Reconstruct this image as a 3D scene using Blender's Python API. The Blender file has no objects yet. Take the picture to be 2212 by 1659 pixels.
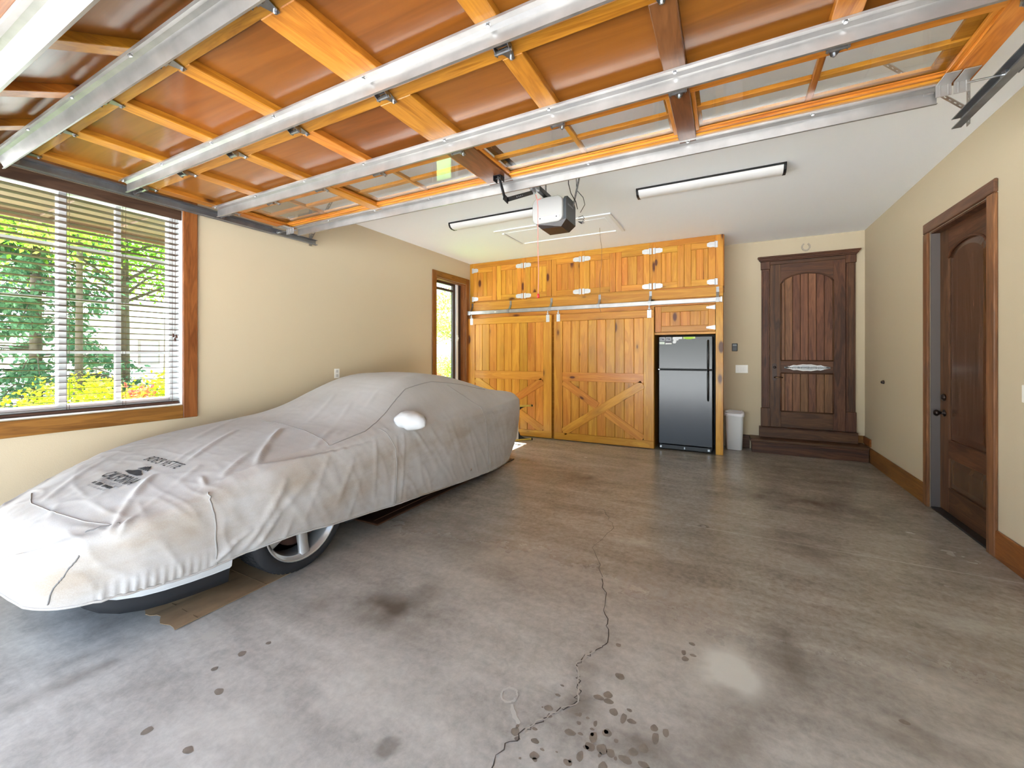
import bpy, bmesh, math, random
from mathutils import Vector, Matrix, noise
from mathutils.bvhtree import BVHTree
random.seed(7)
SC = bpy.context.scene
COL = SC.collection
PI = math.pi

# ------------------------------------------------------------------ camera
CAM_H = 1.38
cam_d = bpy.data.cameras.new('camera')
cam = bpy.data.objects.new('camera', cam_d)
COL.objects.link(cam)
cam.location = (0, 0, CAM_H)
cam.rotation_euler = (PI/2, 0, math.radians(27.5))
cam_d.sensor_fit = 'HORIZONTAL'
cam_d.sensor_width = 36.0
cam_d.lens = 36.0*894.0/2212.0
cam_d.shift_y = -62.5/2212.0
cam_d.clip_start = 0.05
SC.camera = cam

# ------------------------------------------------------------------ sky, sun, exposure
SUN_DIR = Vector((1.58, -0.20, -2.49)).normalized()       # travels in from the left, a little from the back
w = bpy.data.worlds.new('sky'); SC.world = w
w.use_nodes = True
nt = w.node_tree; nt.nodes.clear()
o_ = nt.nodes.new('ShaderNodeOutputWorld'); b_ = nt.nodes.new('ShaderNodeBackground')
s_ = nt.nodes.new('ShaderNodeTexSky'); s_.sky_type = 'NISHITA'; s_.sun_disc = False
s_.sun_elevation = math.asin(-SUN_DIR.z); s_.sun_rotation = math.atan2(-SUN_DIR.x, -SUN_DIR.y)
s_.air_density = 1.0; s_.dust_density = 1.5; s_.ozone_density = 0.6
hs_ = nt.nodes.new('ShaderNodeHueSaturation'); hs_.inputs['Saturation'].default_value = 0.8
nt.links.new(s_.outputs[0], hs_.inputs['Color']); nt.links.new(hs_.outputs[0], b_.inputs[0])
b_.inputs[1].default_value = 0.34
nt.links.new(b_.outputs[0], o_.inputs[0])
sun_d = bpy.data.lights.new('sun', 'SUN'); sun_d.energy = 20.0; sun_d.angle = math.radians(0.6)
sun_d.color = (0.95, 0.98, 1.0)
sun = bpy.data.objects.new('sun', sun_d); COL.objects.link(sun)
sun.rotation_euler = SUN_DIR.to_track_quat('-Z', 'Y').to_euler()
sun.location = (-12, 3, 20)
SC.view_settings.view_transform = 'Standard'
SC.view_settings.look = 'None'
SC.view_settings.gamma = 1.0
SC.view_settings.use_curve_mapping = False
SC.view_settings.exposure = 1.86
cy = SC.cycles
cy.max_bounces = 8; cy.diffuse_bounces = 5; cy.glossy_bounces = 3
cy.transmission_bounces = 4; cy.transparent_max_bounces = 12
cy.sample_clamp_indirect = 8.0
cy.adaptive_threshold = 0.02
cy.caustics_reflective = False; cy.caustics_refractive = False

# ------------------------------------------------------------------ room measures (metres)
XL, XR, YB, YF, H = -4.20, 1.63, 7.09, -0.06, 3.05

# ------------------------------------------------------------------ helpers
ORG = {}
def setp(o, label=None, cat=None, group=None, kind=None):
    if label: o['label'] = label
    if cat: o['category'] = cat
    if group: o['group'] = group
    if kind: o['kind'] = kind
    return o
def thing(name, loc, label, cat, group=None, kind=None):
    o = bpy.data.objects.new(name, None); COL.objects.link(o)
    o.empty_display_size = 0.1
    o.location = loc; ORG[o.name] = Vector(loc)
    return setp(o, label, cat, group, kind)
class MB:
    def __init__(s): s.v = []; s.f = []
    def add(s, vs, fs):
        n = len(s.v); s.v += [tuple(p) for p in vs]; s.f += [tuple(i+n for i in f) for f in fs]; return s
    def box(s, x0, x1, y0, y1, z0, z1, b=0.0):
        b = min(b, .45*min(x1-x0, y1-y0, z1-z0))
        if b <= 0:
            vs = [(x, y, z) for z in (z0, z1) for y in (y0, y1) for x in (x0, x1)]
            return s.add(vs, [(0,2,3,1), (4,5,7,6), (0,1,5,4), (2,6,7,3), (0,4,6,2), (1,3,7,5)])
        c = ((x0+x1)/2, (y0+y1)/2, (z0+z1)/2); hh = ((x1-x0)/2, (y1-y0)/2, (z1-z0)/2)
        vs, ix = [], {}
        for sx in (-1, 1):
            for sy in (-1, 1):
                for sz in (-1, 1):
                    sg = (sx, sy, sz)
                    for a in range(3):
                        p = [c[k]+sg[k]*(hh[k]-(0 if k == a else b)) for k in range(3)]
                        ix[(sg, a)] = len(vs); vs.append(p)
        fs = []
        for a in range(3):
            u, v = (a+1) % 3, (a+2) % 3
            for q in (-1, 1):
                r = []
                for su, sv in ((-1,-1), (1,-1), (1,1), (-1,1)):
                    sg = [0,0,0]; sg[a] = q; sg[u] = su; sg[v] = sv; r.append(ix[(tuple(sg), a)])
                fs.append(tuple(r) if q > 0 else tuple(reversed(r)))
        for a in range(3):
            u, v = (a+1) % 3, (a+2) % 3
            for su in (-1, 1):
                for sv in (-1, 1):
                    g0 = [0,0,0]; g0[a] = -1; g0[u] = su; g0[v] = sv
                    g1 = list(g0); g1[a] = 1; g0 = tuple(g0); g1 = tuple(g1)
                    r = (ix[(g0,u)], ix[(g1,u)], ix[(g1,v)], ix[(g0,v)])
                    fs.append(r if su*sv < 0 else tuple(reversed(r)))
        for sx in (-1, 1):
            for sy in (-1, 1):
                for sz in (-1, 1):
                    sg = (sx, sy, sz); r = (ix[(sg,0)], ix[(sg,1)], ix[(sg,2)])
                    fs.append(r if sx*sy*sz > 0 else tuple(reversed(r)))
        return s.add(vs, fs)
    def prism(s, pts, axis, a, b):
        """polygon (2-d, counter-clockwise) swept along an axis; axis 0: (y,z), 1: (x,z), 2: (x,y)"""
        n = len(pts)
        def mk(p, t): return (t, p[0], p[1]) if axis == 0 else (p[0], t, p[1]) if axis == 1 else (p[0], p[1], t)
        vs = [mk(p, a) for p in pts]+[mk(p, b) for p in pts]
        fs = [tuple(range(n-1, -1, -1)), tuple(range(n, 2*n))]
        fs += [(i, (i+1) % n, (i+1) % n+n, i+n) for i in range(n)]
        if axis == 1: fs = [tuple(reversed(f)) for f in fs]
        return s.add(vs, fs)
    def tube(s, pts, r, n=8, caps=True, flat=None):
        pts = [Vector(p) for p in pts]; m = len(pts); vs = []; up = None
        for i, p in enumerate(pts):
            t = (pts[min(i+1, m-1)]-pts[max(i-1, 0)]).normalized()
            if up is None:
                up = Vector((0, 0, 1)) if abs(t.z) < .9 else Vector((1, 0, 0))
            e = t.cross(up)
            if e.length < 1e-6: e = t.cross(Vector((0, 1, .1)))
            e.normalize(); g = e.cross(t).normalized(); up = g
            rr = r[i] if isinstance(r, (list, tuple)) else r
            for k in range(n):
                a = 2*PI*k/n; vs.append(p+e*math.cos(a)*rr+g*math.sin(a)*rr)
        fs = [(i*n+k, i*n+(k+1) % n, (i+1)*n+(k+1) % n, (i+1)*n+k) for i in range(m-1) for k in range(n)]
        if caps: fs += [tuple(range(n-1, -1, -1)), tuple(range((m-1)*n, m*n))]
        return s.add(vs, fs)
    def lathe(s, prof, c, axis=2, n=24, cap=True):
        """prof: (radius, height) list, spun round an axis through c"""
        vs = []
        for r, h in prof:
            for k in range(n):
                a = 2*PI*k/n; p = (r*math.cos(a), r*math.sin(a), h)
                if axis == 0: p = (p[2], p[0], p[1])
                elif axis == 1: p = (p[1], p[2], p[0])
                vs.append((c[0]+p[0], c[1]+p[1], c[2]+p[2]))
        m = len(prof)
        fs = [(i*n+k, i*n+(k+1) % n, (i+1)*n+(k+1) % n, (i+1)*n+k) for i in range(m-1) for k in range(n)]
        if cap: fs += [tuple(range(n-1, -1, -1)), tuple(range((m-1)*n, m*n))]
        return s.add(vs, fs)
    def xf(s, M):
        s.v = [tuple(M @ Vector(p)) for p in s.v]; return s
    def build(s, name, mat, parent=None, smooth=False, label=None, cat=None, group=None, kind=None, origin=None):
        xs, ys, zs = zip(*s.v)
        c = Vector(((min(xs)+max(xs))/2, (min(ys)+max(ys))/2, (min(zs)+max(zs))/2 if parent else min(zs)))
        if origin is not None: c = Vector(origin)
        me = bpy.data.meshes.new(name)
        me.from_pydata([(p[0]-c.x, p[1]-c.y, p[2]-c.z) for p in s.v], [], s.f)
        me.materials.append(mat)
        if smooth: me.polygons.foreach_set('use_smooth', [True]*len(me.polygons))
        me.update()
        o = bpy.data.objects.new(name, me); COL.objects.link(o)
        ORG[o.name] = c
        if parent:
            o.parent = parent; o.location = c-ORG[parent.name]
        else: o.location = c
        return setp(o, label, cat, group, kind)
def bx(name, mat, parent, x0, x1, y0, y1, z0, z1, b=.003, **k):
    return MB().box(x0, x1, y0, y1, z0, z1, b).build(name, mat, parent, **k)
def inst(me_obj, name, loc, parent, rot=None):
    """another object with the same mesh; loc in world"""
    o = bpy.data.objects.new(name, me_obj.data); COL.objects.link(o)
    loc = Vector(loc); ORG[o.name] = loc
    if parent: o.parent = parent; o.location = loc-ORG[parent.name]
    else: o.location = loc
    if rot: o.rotation_euler = rot
    return o
def autosmooth(o, ang=40):
    me = o.data; me.polygons.foreach_set('use_smooth', [True]*len(me.polygons))
    bm = bmesh.new(); bm.from_mesh(me)
    for e in bm.edges:
        if len(e.link_faces) == 2 and e.calc_face_angle(0) > math.radians(ang): e.smooth = False
    bm.to_mesh(me); bm.free()
    return o

# ------------------------------------------------------------------ materials
def lin(r, g, b):
    f = lambda c: (c/255/12.92) if c/255 <= .04045 else ((c/255+.055)/1.055)**2.4
    return (f(r), f(g), f(b), 1)
class NT:
    def __init__(s, name):
        s.m = bpy.data.materials.new(name); s.m.use_nodes = True
        s.t = s.m.node_tree; s.b = s.t.nodes['Principled BSDF']
    def n(s, t, **k):
        x = s.t.nodes.new('ShaderNode'+t)
        for a, v in k.items():
            if a in ('operation', 'blend_type', 'data_type', 'feature', 'distance', 'noise_dimensions', 'wave_type', 'bands_direction', 'attribute_name', 'interpolation_type', 'attribute_type', 'invert', 'use_clamp'):
                setattr(x, a, v)
            else: x.inputs[a.replace('_', ' ')].default_value = v
        return x
    def l(s, a, b): s.t.links.new(a, b)
    def set(s, **k):
        for a, v in k.items(): s.b.inputs[a.replace('_', ' ')].default_value = v
    def ramp(s, src, stops):
        r = s.t.nodes.new('ShaderNodeValToRGB'); e = r.color_ramp.elements
        while len(e) < len(stops): e.new(.5)
        for i, (p, c) in enumerate(stops):
            e[i].position = p; e[i].color = c if len(c) == 4 else (*c, 1)
        s.l(src, r.inputs[0]); return r.outputs[0]
    def mix(s, f, a, b, blend='MIX'):
        x = s.t.nodes.new('ShaderNodeMix'); x.data_type = 'RGBA'; x.blend_type = blend
        for sock, v in ((x.inputs[0], f), (x.inputs[6], a), (x.inputs[7], b)):
            if hasattr(v, 'links') or isinstance(v, bpy.types.NodeSocket): s.l(v, sock)
            else: sock.default_value = v
        return x.outputs[2]
    def math(s, op, a, b=0.0, c=None):
        x = s.t.nodes.new('ShaderNodeMath'); x.operation = op
        for i, v in enumerate((a, b) if c is None else (a, b, c)):
            if isinstance(v, bpy.types.NodeSocket): s.l(v, x.inputs[i])
            else: x.inputs[i].default_value = v
        return x.outputs[0]
    def bump(s, h, strength=.2, dist=.01):
        b = s.n('Bump', Strength=strength, Distance=dist); s.l(h, b.inputs['Height']); s.l(b.outputs[0], s.b.inputs['Normal'])
def plain(name, rgb, rough=.5, metal=0.0, noise_amt=0.0, nscale=8, spec=None, coat=0, bump=0, bscale=200):
    N = NT(name); c = lin(*rgb)
    N.set(Base_Color=c, Roughness=rough, Metallic=metal)
    if spec is not None: N.set(Specular_IOR_Level=spec)
    if coat: N.set(Coat_Weight=coat, Coat_Roughness=.15)
    if noise_amt:
        tc = N.n('TexCoord'); nz = N.n('TexNoise', Scale=nscale, Detail=5.0); N.l(tc.outputs['Object'], nz.inputs['Vector'])
        lo = tuple(x*(1-noise_amt) for x in c[:3])+(1,); hi = tuple(min(1, x*(1+noise_amt)) for x in c[:3])+(1,)
        N.l(N.ramp(nz.outputs[0], [(.3, lo), (.7, hi)]), N.b.inputs['Base Color'])
    if bump:
        tc = N.n('TexCoord'); nz = N.n('TexNoise', Scale=bscale, Detail=3.0); N.l(tc.outputs['Object'], nz.inputs['Vector'])
        N.bump(nz.outputs[0], bump, .003)
    return N.m
def wood(name, dark, mid, light, axis=2, rough=.4, knots=0.0, fine=1.0, coat=0.0, var=.22, hue=.01, stretch=9.0, knot_rgb=(70, 35, 15)):
    """grain runs along the object's own axis; every piece gets its own shift and tone"""
    N = NT(name)
    tc = N.n('TexCoord'); oi = N.n('ObjectInfo')
    off = N.n('CombineXYZ')
    for i, k in enumerate((31.7, 17.3, 23.9)):
        N.l(N.math('MULTIPLY', oi.outputs['Random'], k), off.inputs[i])
    ad = N.n('VectorMath', operation='ADD'); N.l(tc.outputs['Object'], ad.inputs[0]); N.l(off.outputs[0], ad.inputs[1])
    sc = [stretch]*3; sc[axis] = stretch*.085
    mp = N.n('Mapping'); mp.inputs['Scale'].default_value = sc; N.l(ad.outputs[0], mp.inputs['Vector'])
    n1 = N.n('TexNoise', Scale=1.0, Detail=4.0, Distortion=1.4); N.l(mp.outputs[0], n1.inputs['Vector'])
    # growth rings: bands of the same stretched noise
    bands = N.math('FRACT', N.math('MULTIPLY', n1.outputs[0], 7.0))
    rings = N.math('ABSOLUTE', N.math('SUBTRACT', bands, .5))
    n2 = N.n('TexNoise', Scale=9.0, Detail=3.0); N.l(mp.outputs[0], n2.inputs['Vector'])
    val = N.math('ADD', N.math('MULTIPLY', n1.outputs[0], .62), N.math('ADD', N.math('MULTIPLY', rings, .28*fine), N.math('MULTIPLY', n2.outputs[0], .24*fine)))
    col = N.ramp(val, [(.34, lin(*dark)), (.55, lin(*mid)), (.78, lin(*light))])
    if knots:
        ks = [1.0]*3; ks[axis] = .42
        km = N.n('Mapping'); km.inputs['Scale'].default_value = ks; N.l(ad.outputs[0], km.inputs['Vector'])
        vo = N.n('TexVoronoi', Scale=5.5); N.l(km.outputs[0], vo.inputs['Vector'])
        sep = N.n('SeparateColor'); N.l(vo.outputs['Color'], sep.inputs[0])
        gate = N.math('GREATER_THAN', sep.outputs[0], 1-knots)
        rad = N.math('MULTIPLY_ADD', sep.outputs[1], .12, .08)
        q = N.math('DIVIDE', vo.outputs['Distance'], rad)
        core = N.math('MULTIPLY', N.math('SUBTRACT', 1.25, q), 2.2)
        cl = N.n('Clamp'); N.l(core, cl.inputs[0])
        halo = N.n('Clamp'); N.l(N.math('MULTIPLY', N.math('SUBTRACT', 2.6, q), .5), halo.inputs[0])
        col = N.mix(N.math('MULTIPLY', N.math('MULTIPLY', halo.outputs[0], gate), .45), col, lin(*[c*.62 for c in mid]))
        col = N.mix(N.math('MULTIPLY', cl.outputs[0], gate), col, lin(*knot_rgb))
    hs = N.n('HueSaturation'); N.l(col, hs.inputs['Color'])
    N.l(N.math('MULTIPLY_ADD', oi.outputs['Random'], var, 1-var*.5), hs.inputs['Value'])
    r2 = N.math('FRACT', N.math('MULTIPLY', oi.outputs['Random'], 13.37))
    N.l(N.math('MULTIPLY_ADD', r2, hue*2, .5-hue), hs.inputs['Hue'])
    N.l(hs.outputs[0], N.b.inputs['Base Color'])
    N.set(Roughness=rough, Specular_IOR_Level=.35)
    if coat: N.set(Coat_Weight=coat, Coat_Roughness=.12)
    N.bump(n2.outputs[0], .12, .004)
    return N.m
M = {}
for ax, k in ((0, 'x'), (1, 'y'), (2, 'z')):
    M['pine_'+k] = wood('knotty_pine_'+k, (186, 118, 36), (212, 150, 54), (228, 176, 80), ax, .38, .62, fine=.62, coat=.10, var=.20, knot_rgb=(92, 48, 20))
    M['cedar_'+k] = wood('varnished_cedar_'+k, (156, 92, 24), (192, 124, 40), (210, 146, 58), ax, .40, .08, coat=.25, var=.30)
    M['alder_'+k] = wood('dark_alder_'+k, (58, 36, 23), (90, 58, 37), (114, 78, 52), ax, .5, .06, coat=.0, var=.2, knot_rgb=(38, 22, 15))
    M['trim_'+k] = wood('stained_trim_'+k, (108, 64, 26), (138, 88, 40), (158, 106, 54), ax, .42, .10, var=.12, knot_rgb=(60, 30, 12))
M['ply'] = wood('door_plywood', (116, 66, 20), (140, 83, 28), (156, 98, 40), 0, .30, 0, fine=.8, coat=.45, var=.28, stretch=3.0)
M['umber'] = wood('umber_stile', (84, 48, 24), (112, 68, 36), (132, 84, 48), 1, .35, 0, coat=.3)
M['board'] = plain('dark_hardboard', (70, 44, 30), .5, noise_amt=.25, nscale=6)
M['steel'] = plain('galvanised_steel', (176, 173, 170), .38, .85, noise_amt=.12, nscale=9)
M['zinc'] = plain('zinc_hinge', (170, 172, 175), .28, .95, noise_amt=.1, nscale=40)
M['hinge'] = plain('white_zinc_strap', (208, 210, 212), .4, .35, noise_amt=.06, nscale=30)
M['track'] = plain('track_steel', (140, 143, 146), .42, .85, noise_amt=.15, nscale=12)
M['bolt'] = plain('bolt_steel', (215, 216, 218), .25, .9)
M['black'] = plain('black_plastic', (22, 22, 24), .4)
M['blackm'] = plain('black_steel', (24, 24, 26), .35, .3)
M['white'] = plain('white_vinyl', (236, 238, 238), .4)
M['wplate'] = plain('white_plate', (238, 236, 230), .35)
M['ceil'] = plain('ceiling_paint', (247, 249, 252), .85, bump=.08, bscale=120)
M['wall'] = plain('beige_wall_paint', (198, 183, 155), .75, bump=.22, bscale=170)
M['glass'] = None
def glass(name, rough=0.0, tint=(1, 1, 1, 1)):
    N = NT(name); t = N.t
    gl = t.nodes.new('ShaderNodeBsdfGlossy'); gl.inputs['Roughness'].default_value = .02
    tr = t.nodes.new('ShaderNodeBsdfTransparent'); tr.inputs[0].default_value = tint
    ge = t.nodes.new('ShaderNodeNewGeometry'); dp = t.nodes.new('ShaderNodeVectorMath'); dp.operation = 'DOT_PRODUCT'
    t.links.new(ge.outputs['Incoming'], dp.inputs[0]); t.links.new(ge.outputs['Normal'], dp.inputs[1])
    cs = N.math('SUBTRACT', 1.0, N.math('ABSOLUTE', dp.outputs['Value']))
    fr = N.math('MULTIPLY_ADD', N.math('POWER', cs, 5.0), .93, .045)
    mx = t.nodes.new('ShaderNodeMixShader')
    t.links.new(fr, mx.inputs[0]); t.links.new(tr.outputs[0], mx.inputs[1]); t.links.new(gl.outputs[0], mx.inputs[2])
    t.links.new(mx.outputs[0], t.nodes['Material Output'].inputs[0]); t.nodes.remove(N.b)
    return N.m
M['glass'] = glass('window_glass')

# ================================================================== THE SETTING
# ---- floor: sealed concrete, stains worked out per vertex
def build_floor():
    def axis(a, b, seg):
        out = [a]
        for lim, st in seg:
            while out[-1]+st < lim: out.append(out[-1]+st)
        out.append(b); return out
    xs = axis(XL-.14, XR+.10, ((-3.3, .05), (1.0, .016), (XR+.08, .03)))
    ys = axis(-.26, YB, ((.4, .06), (2.6, .014), (4.2, .028), (YB-.05, .06)))
    blot = [(-1.55,1.62,.30,.20,.55), (-1.75,1.72,.20,.14,.35), (-1.5,1.95,.3,.14,.3), (-2.0,1.5,.12,.1,.3), (-1.37,4.48,.35,.2,.5), (-1.25,3.52,.35,.10,.3),
            (.3,4.75,.55,.22,.5), (1.0,4.6,.5,.3,.4), (.39,3.79,.25,.13,.35), (.55,3.5,.16,.22,.4), (.22,2.42,.12,.12,.4), (.25,2.19,.10,.15,.4),
            (.08,1.94,.11,.09,.55), (.02,1.68,.10,.10,.5), (-.2,1.54,.12,.10,.6), (-.51,1.57,.07,.11,.5), (-.59,1.7,.06,.10,.45), (-.54,1.95,.09,.06,.35),
            (.57,2.02,.10,.05,.5), (.72,1.95,.12,.04,.35), (-2.95,.92,.22,.12,.45), (-1.15,2.3,.25,.12,.2), (-.5,2.75,.3,.15,.2), (.95,5.6,.7,.5,.3),
            (.3,6.2,.8,.4,.25), (-1.7,2.6,.3,.3,.25), (-2.1,3.3,.25,.8,.3), (-.25,2.95,.2,.1,.2), (1.3,3.9,.2,.3,.25), (-1.0,5.5,.5,.3,.2)]
    smear = [((-2.49,.56), (-2.45,.81), .045, .75), ((-2.63,.72), (-2.56,.95), .03, .4), ((-2.2,.75), (-2.05,.95), .03, .2), ((.55,2.08), (.8,1.93), .03, .35)]
    drops = [(-.15,2.15), (-.18,2.07), (-.17,2.03), (-.14,2.07), (-.46,1.98), (-.41,1.79), (-.43,1.67), (-.46,1.64), (-.42,1.64), (-.62,1.5), (-.39,1.6), (-.35,1.59), (-.32,1.59), (-.43,1.46),
             (-.51,1.44), (-.39,1.5), (-.24,1.6), (-.2,1.6), (-.23,1.56), (-.61,1.35), (-.39,1.43), (-.36,1.43), (-.45,1.37), (-.48,1.33), (-.59,1.3), (-.69,1.35), (-.43,1.42), (-.37,1.37),
             (-.17,3.67), (-1.89,.73), (-1.67,.76), (-1.99,1.12), (-2.0,1.01), (-1.85,.95), (-1.95,1.22), (.59,2.06), (1.16,3.39), (.92,3.25), (-.29,1.47), (-.26,1.5), (-.31,1.43), (-.25,1.44)]
    rd = random.Random(3)
    drops = [(x, y, rd.uniform(.011, .019), rd.uniform(.6, .9)) for x, y in drops]
    drops += [(-.17, 3.67, .035, .9), (-1.06, 1.09, .038, .7)]
    drops += [(rd.gauss(-.45, .17), rd.gauss(1.40, .14), rd.uniform(.004, .010), .7) for _ in range(34)]
    light = [(-.05,2.08,.09,.14,1.5), (.03,2.0,.09,.07,1.1), (1.1,2.96,.15,.12,.4), (-.65,3.11,.18,.05,.4), (-1.25,1.25,.25,.18,.35), (-1.6,.88,.3,.15,.3), (-.62,1.33,.08,.07,.35), (-1.5,2.1,.25,.1,.2), (.5,3.25,.12,.1,.3)]
    vs, dk, lt, wt = [], [], [], []
    for y in ys:
        for x in xs:
            q = Vector((x*2.3, y*2.3, 1.7)); wx = x+.09*noise.noise(q)+.04*noise.noise(q*3.1); wy = y+.09*noise.noise(q+Vector((9, 3, 1)))+.04*noise.noise(q*3.3+Vector((5, 1, 7)))
            grain = .62+.55*noise.fractal(Vector((x*6, y*6, 4)), .9, 2.1, 4)
            d = 0.0
            for bx_, by_, rx, ry, a in blot:
                e = ((wx-bx_)/rx)**2+((wy-by_)/ry)**2
                if e < 5: d += 1.45*a*math.exp(-e*.9)*max(.15, grain)
            for (x0, y0), (x1, y1), r, a in smear:
                dx, dy = x1-x0, y1-y0; t = max(0, min(1, ((x-x0)*dx+(y-y0)*dy)/(dx*dx+dy*dy)))
                e = ((x-x0-t*dx)**2+(y-y0-t*dy)**2)/(r*r)
                if e < 4: d += a*math.exp(-e)*max(.2, grain)
            wv = 0.0
            for bx_, by_, r, a in drops:
                ax_, ay_ = x-bx_, y-by_
                if r > .03 and abs(ax_) < 2*r and abs(ay_) < 2*r:
                    e = math.hypot(ax_, ay_)/r; wv = max(wv, a*max(0, min(1, (1.25-e)*3)))
            g = 0.0
            for bx_, by_, rx, ry, a in light:
                e = ((wx-bx_)/rx)**2+((wy-by_)/ry)**2
                if e < 5: g += a*math.exp(-e)*max(.2, grain+.2)
            vs.append((x, y, 0)); dk.append(min(1, d)); lt.append(min(1, g)); wt.append(wv)
    nx = len(xs)
    fs = [(j*nx+i, j*nx+i+1, (j+1)*nx+i+1, (j+1)*nx+i) for j in range(len(ys)-1) for i in range(nx-1)]
    mb = MB(); mb.v = vs; mb.f = fs
    N = NT('sealed_concrete')
    tc = N.n('TexCoord'); P = tc.outputs['Object']
    def nz(sc, det, dist=0.0, off=0, rg=.6):
        m_ = N.n('Mapping'); m_.inputs['Location'].default_value = (off, off*.7, 0); N.l(P, m_.inputs['Vector'])
        x = N.n('TexNoise', Scale=sc, Detail=det, Distortion=dist, Roughness=rg); N.l(m_.outputs[0], x.inputs['Vector']); return x.outputs[0]
    big = nz(.75, 6, .15, 3); mid = nz(2.6, 7, .2, 11, .68); fine = nz(26, 6, .3, 5, .7)
    base = N.ramp(big, [(.30, lin(126, 116, 104)), (.5, lin(158, 149, 135)), (.70, lin(180, 174, 163))])
    base = N.mix(.55, base, N.ramp(mid, [(.30, lin(112, 101, 89)), (.5, lin(156, 147, 134)), (.72, lin(192, 186, 174))]))
    sm = N.n('Mapping'); sm.inputs['Rotation'].default_value = (0, 0, .5); sm.inputs['Scale'].default_value = (1.0, 4.5, 1); N.l(P, sm.inputs['Vector'])
    sn = N.n('TexNoise', Scale=1.5, Detail=5.0, Roughness=.6, Distortion=.15); N.l(sm.outputs[0], sn.inputs['Vector'])
    base = N.mix(.36, base, N.ramp(sn.outputs[0], [(.25, lin(84, 74, 64)), (.5, lin(156, 148, 136)), (.75, lin(216, 210, 198))]))
    # less sealed towards the door opening; lighter grey there paints in the sky's reflection
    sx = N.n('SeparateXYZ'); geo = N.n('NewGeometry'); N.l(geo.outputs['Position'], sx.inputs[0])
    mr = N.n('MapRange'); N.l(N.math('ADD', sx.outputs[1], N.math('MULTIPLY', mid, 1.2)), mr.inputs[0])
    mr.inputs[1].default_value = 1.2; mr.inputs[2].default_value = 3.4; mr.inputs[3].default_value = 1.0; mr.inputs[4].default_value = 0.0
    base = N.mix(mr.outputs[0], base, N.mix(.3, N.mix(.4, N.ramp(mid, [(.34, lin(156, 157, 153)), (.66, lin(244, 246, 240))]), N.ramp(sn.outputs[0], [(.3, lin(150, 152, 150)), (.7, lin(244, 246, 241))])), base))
    base = N.mix(.24, base, N.ramp(fine, [(.34, lin(88, 82, 74)), (.66, lin(206, 202, 192))]))
    at = N.n('Attribute', attribute_name='stain'); sp = N.n('SeparateColor'); N.l(at.outputs['Color'], sp.inputs[0])
    base = N.mix(N.math('MULTIPLY', sp.outputs[0], .95), base, lin(84, 70, 57))
    base = N.mix(N.math('MULTIPLY', sp.outputs[1], .85), base, lin(214, 214, 204))
    base = N.mix(N.math('MULTIPLY', sp.outputs[2], .75), base, lin(84, 74, 64))
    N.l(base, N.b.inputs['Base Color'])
    ro = N.math('MULTIPLY_ADD', big, .14, .18)
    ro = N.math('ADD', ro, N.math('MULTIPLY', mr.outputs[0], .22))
    N.l(ro, N.b.inputs['Roughness'])
    N.bump(fine, .05, .003)
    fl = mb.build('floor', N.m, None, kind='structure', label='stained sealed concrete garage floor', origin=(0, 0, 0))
    ca = fl.data.attributes.new('stain', 'FLOAT_COLOR', 'POINT')
    ca.data.foreach_set('color', [c for d, g, wv in zip(dk, lt, wt) for c in (d, g, wv, 1)])
    # cracks, the saw joint and dried spills lie as thin raised or sunk slips on the slab
    ck = plain('crack_filler', (178, 172, 160), .8); ckd = plain('crack_gap', (70, 62, 54), .9); spm = plain('dried_spill', (192, 190, 180), .6)
    def ribbon(name, pts, wds, mat, jit=.012, z=.0012, sub=7, seed=1):
        r = random.Random(seed); P2 = []
        for i in range(len(pts)-1):
            for k in range(sub):
                t = k/sub; P2.append((pts[i][0]*(1-t)+pts[i+1][0]*t+r.uniform(-jit, jit), pts[i][1]*(1-t)+pts[i+1][1]*t+r.uniform(-jit, jit)))
        P2.append(pts[-1]); vv = []; m = len(P2)
        for i, p in enumerate(P2):
            a = P2[max(0, i-1)]; b = P2[min(m-1, i+1)]; dx, dy = b[0]-a[0], b[1]-a[1]; L = math.hypot(dx, dy) or 1
            wd = wds*(r.uniform(.5, 1.3))*.5
            vv += [(p[0]-dy/L*wd, p[1]+dx/L*wd, z), (p[0]+dy/L*wd, p[1]-dx/L*wd, z)]
        return MB().add(vv, [(2*i, 2*i+1, 2*i+3, 2*i+2) for i in range(m-1)]).build(name, mat, fl)
    cr = [(-.68,2.53), (-.57,2.17), (-.51,1.98), (-.55,1.89), (-.6,1.78), (-.55,1.67), (-.53,1.57), (-.61,1.47), (-.66,1.36), (-.7,1.27), (-.68,1.1)]
    ribbon('crack', cr, .004, ckd, seed=4)
    ribbon('crack', cr[3:9], .006, ck, .008, .0016, seed=5)
    ribbon('crack', [(-.68, 2.53), (-.85, 2.9), (-.8, 3.3), (-.98, 3.65), (-1.2, 3.72)], .003, ckd, seed=8)
    ribbon('saw_joint', [(-.3, 3.64), (1.62, 3.64)], .006, ck, .001, .0012, 12, 2)
    ribbon('saw_joint', [(-2.3, 3.64), (-.9, 3.64)], .003, ckd, .001, .0012, 12, 3)
    dm = MB(); rr = random.Random(12)
    for x, y, r, a in drops:
        if r > .03: continue
        n0 = 12; ph = rr.uniform(0, 6); e = rr.uniform(.7, 1.3)
        pts = [(x+r*e*math.cos(k*2*PI/n0)*(1+.13*math.sin(2*k*2*PI/n0+ph)), y+r/e*math.sin(k*2*PI/n0)*(1+.13*math.cos(3*k*2*PI/n0+ph)), .0007) for k in range(n0)]
        dm.add(pts, [tuple(range(n0))])
    dm.build('oil_drops', plain('oil_stain', (128, 119, 107), .4, noise_amt=.2, nscale=30), fl, kind='stuff')
    def blob(name, pts, z=.0015):
        return MB().add([(x, y, z) for x, y in pts], [tuple(range(len(pts)))]).build(name, spm, fl)
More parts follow.
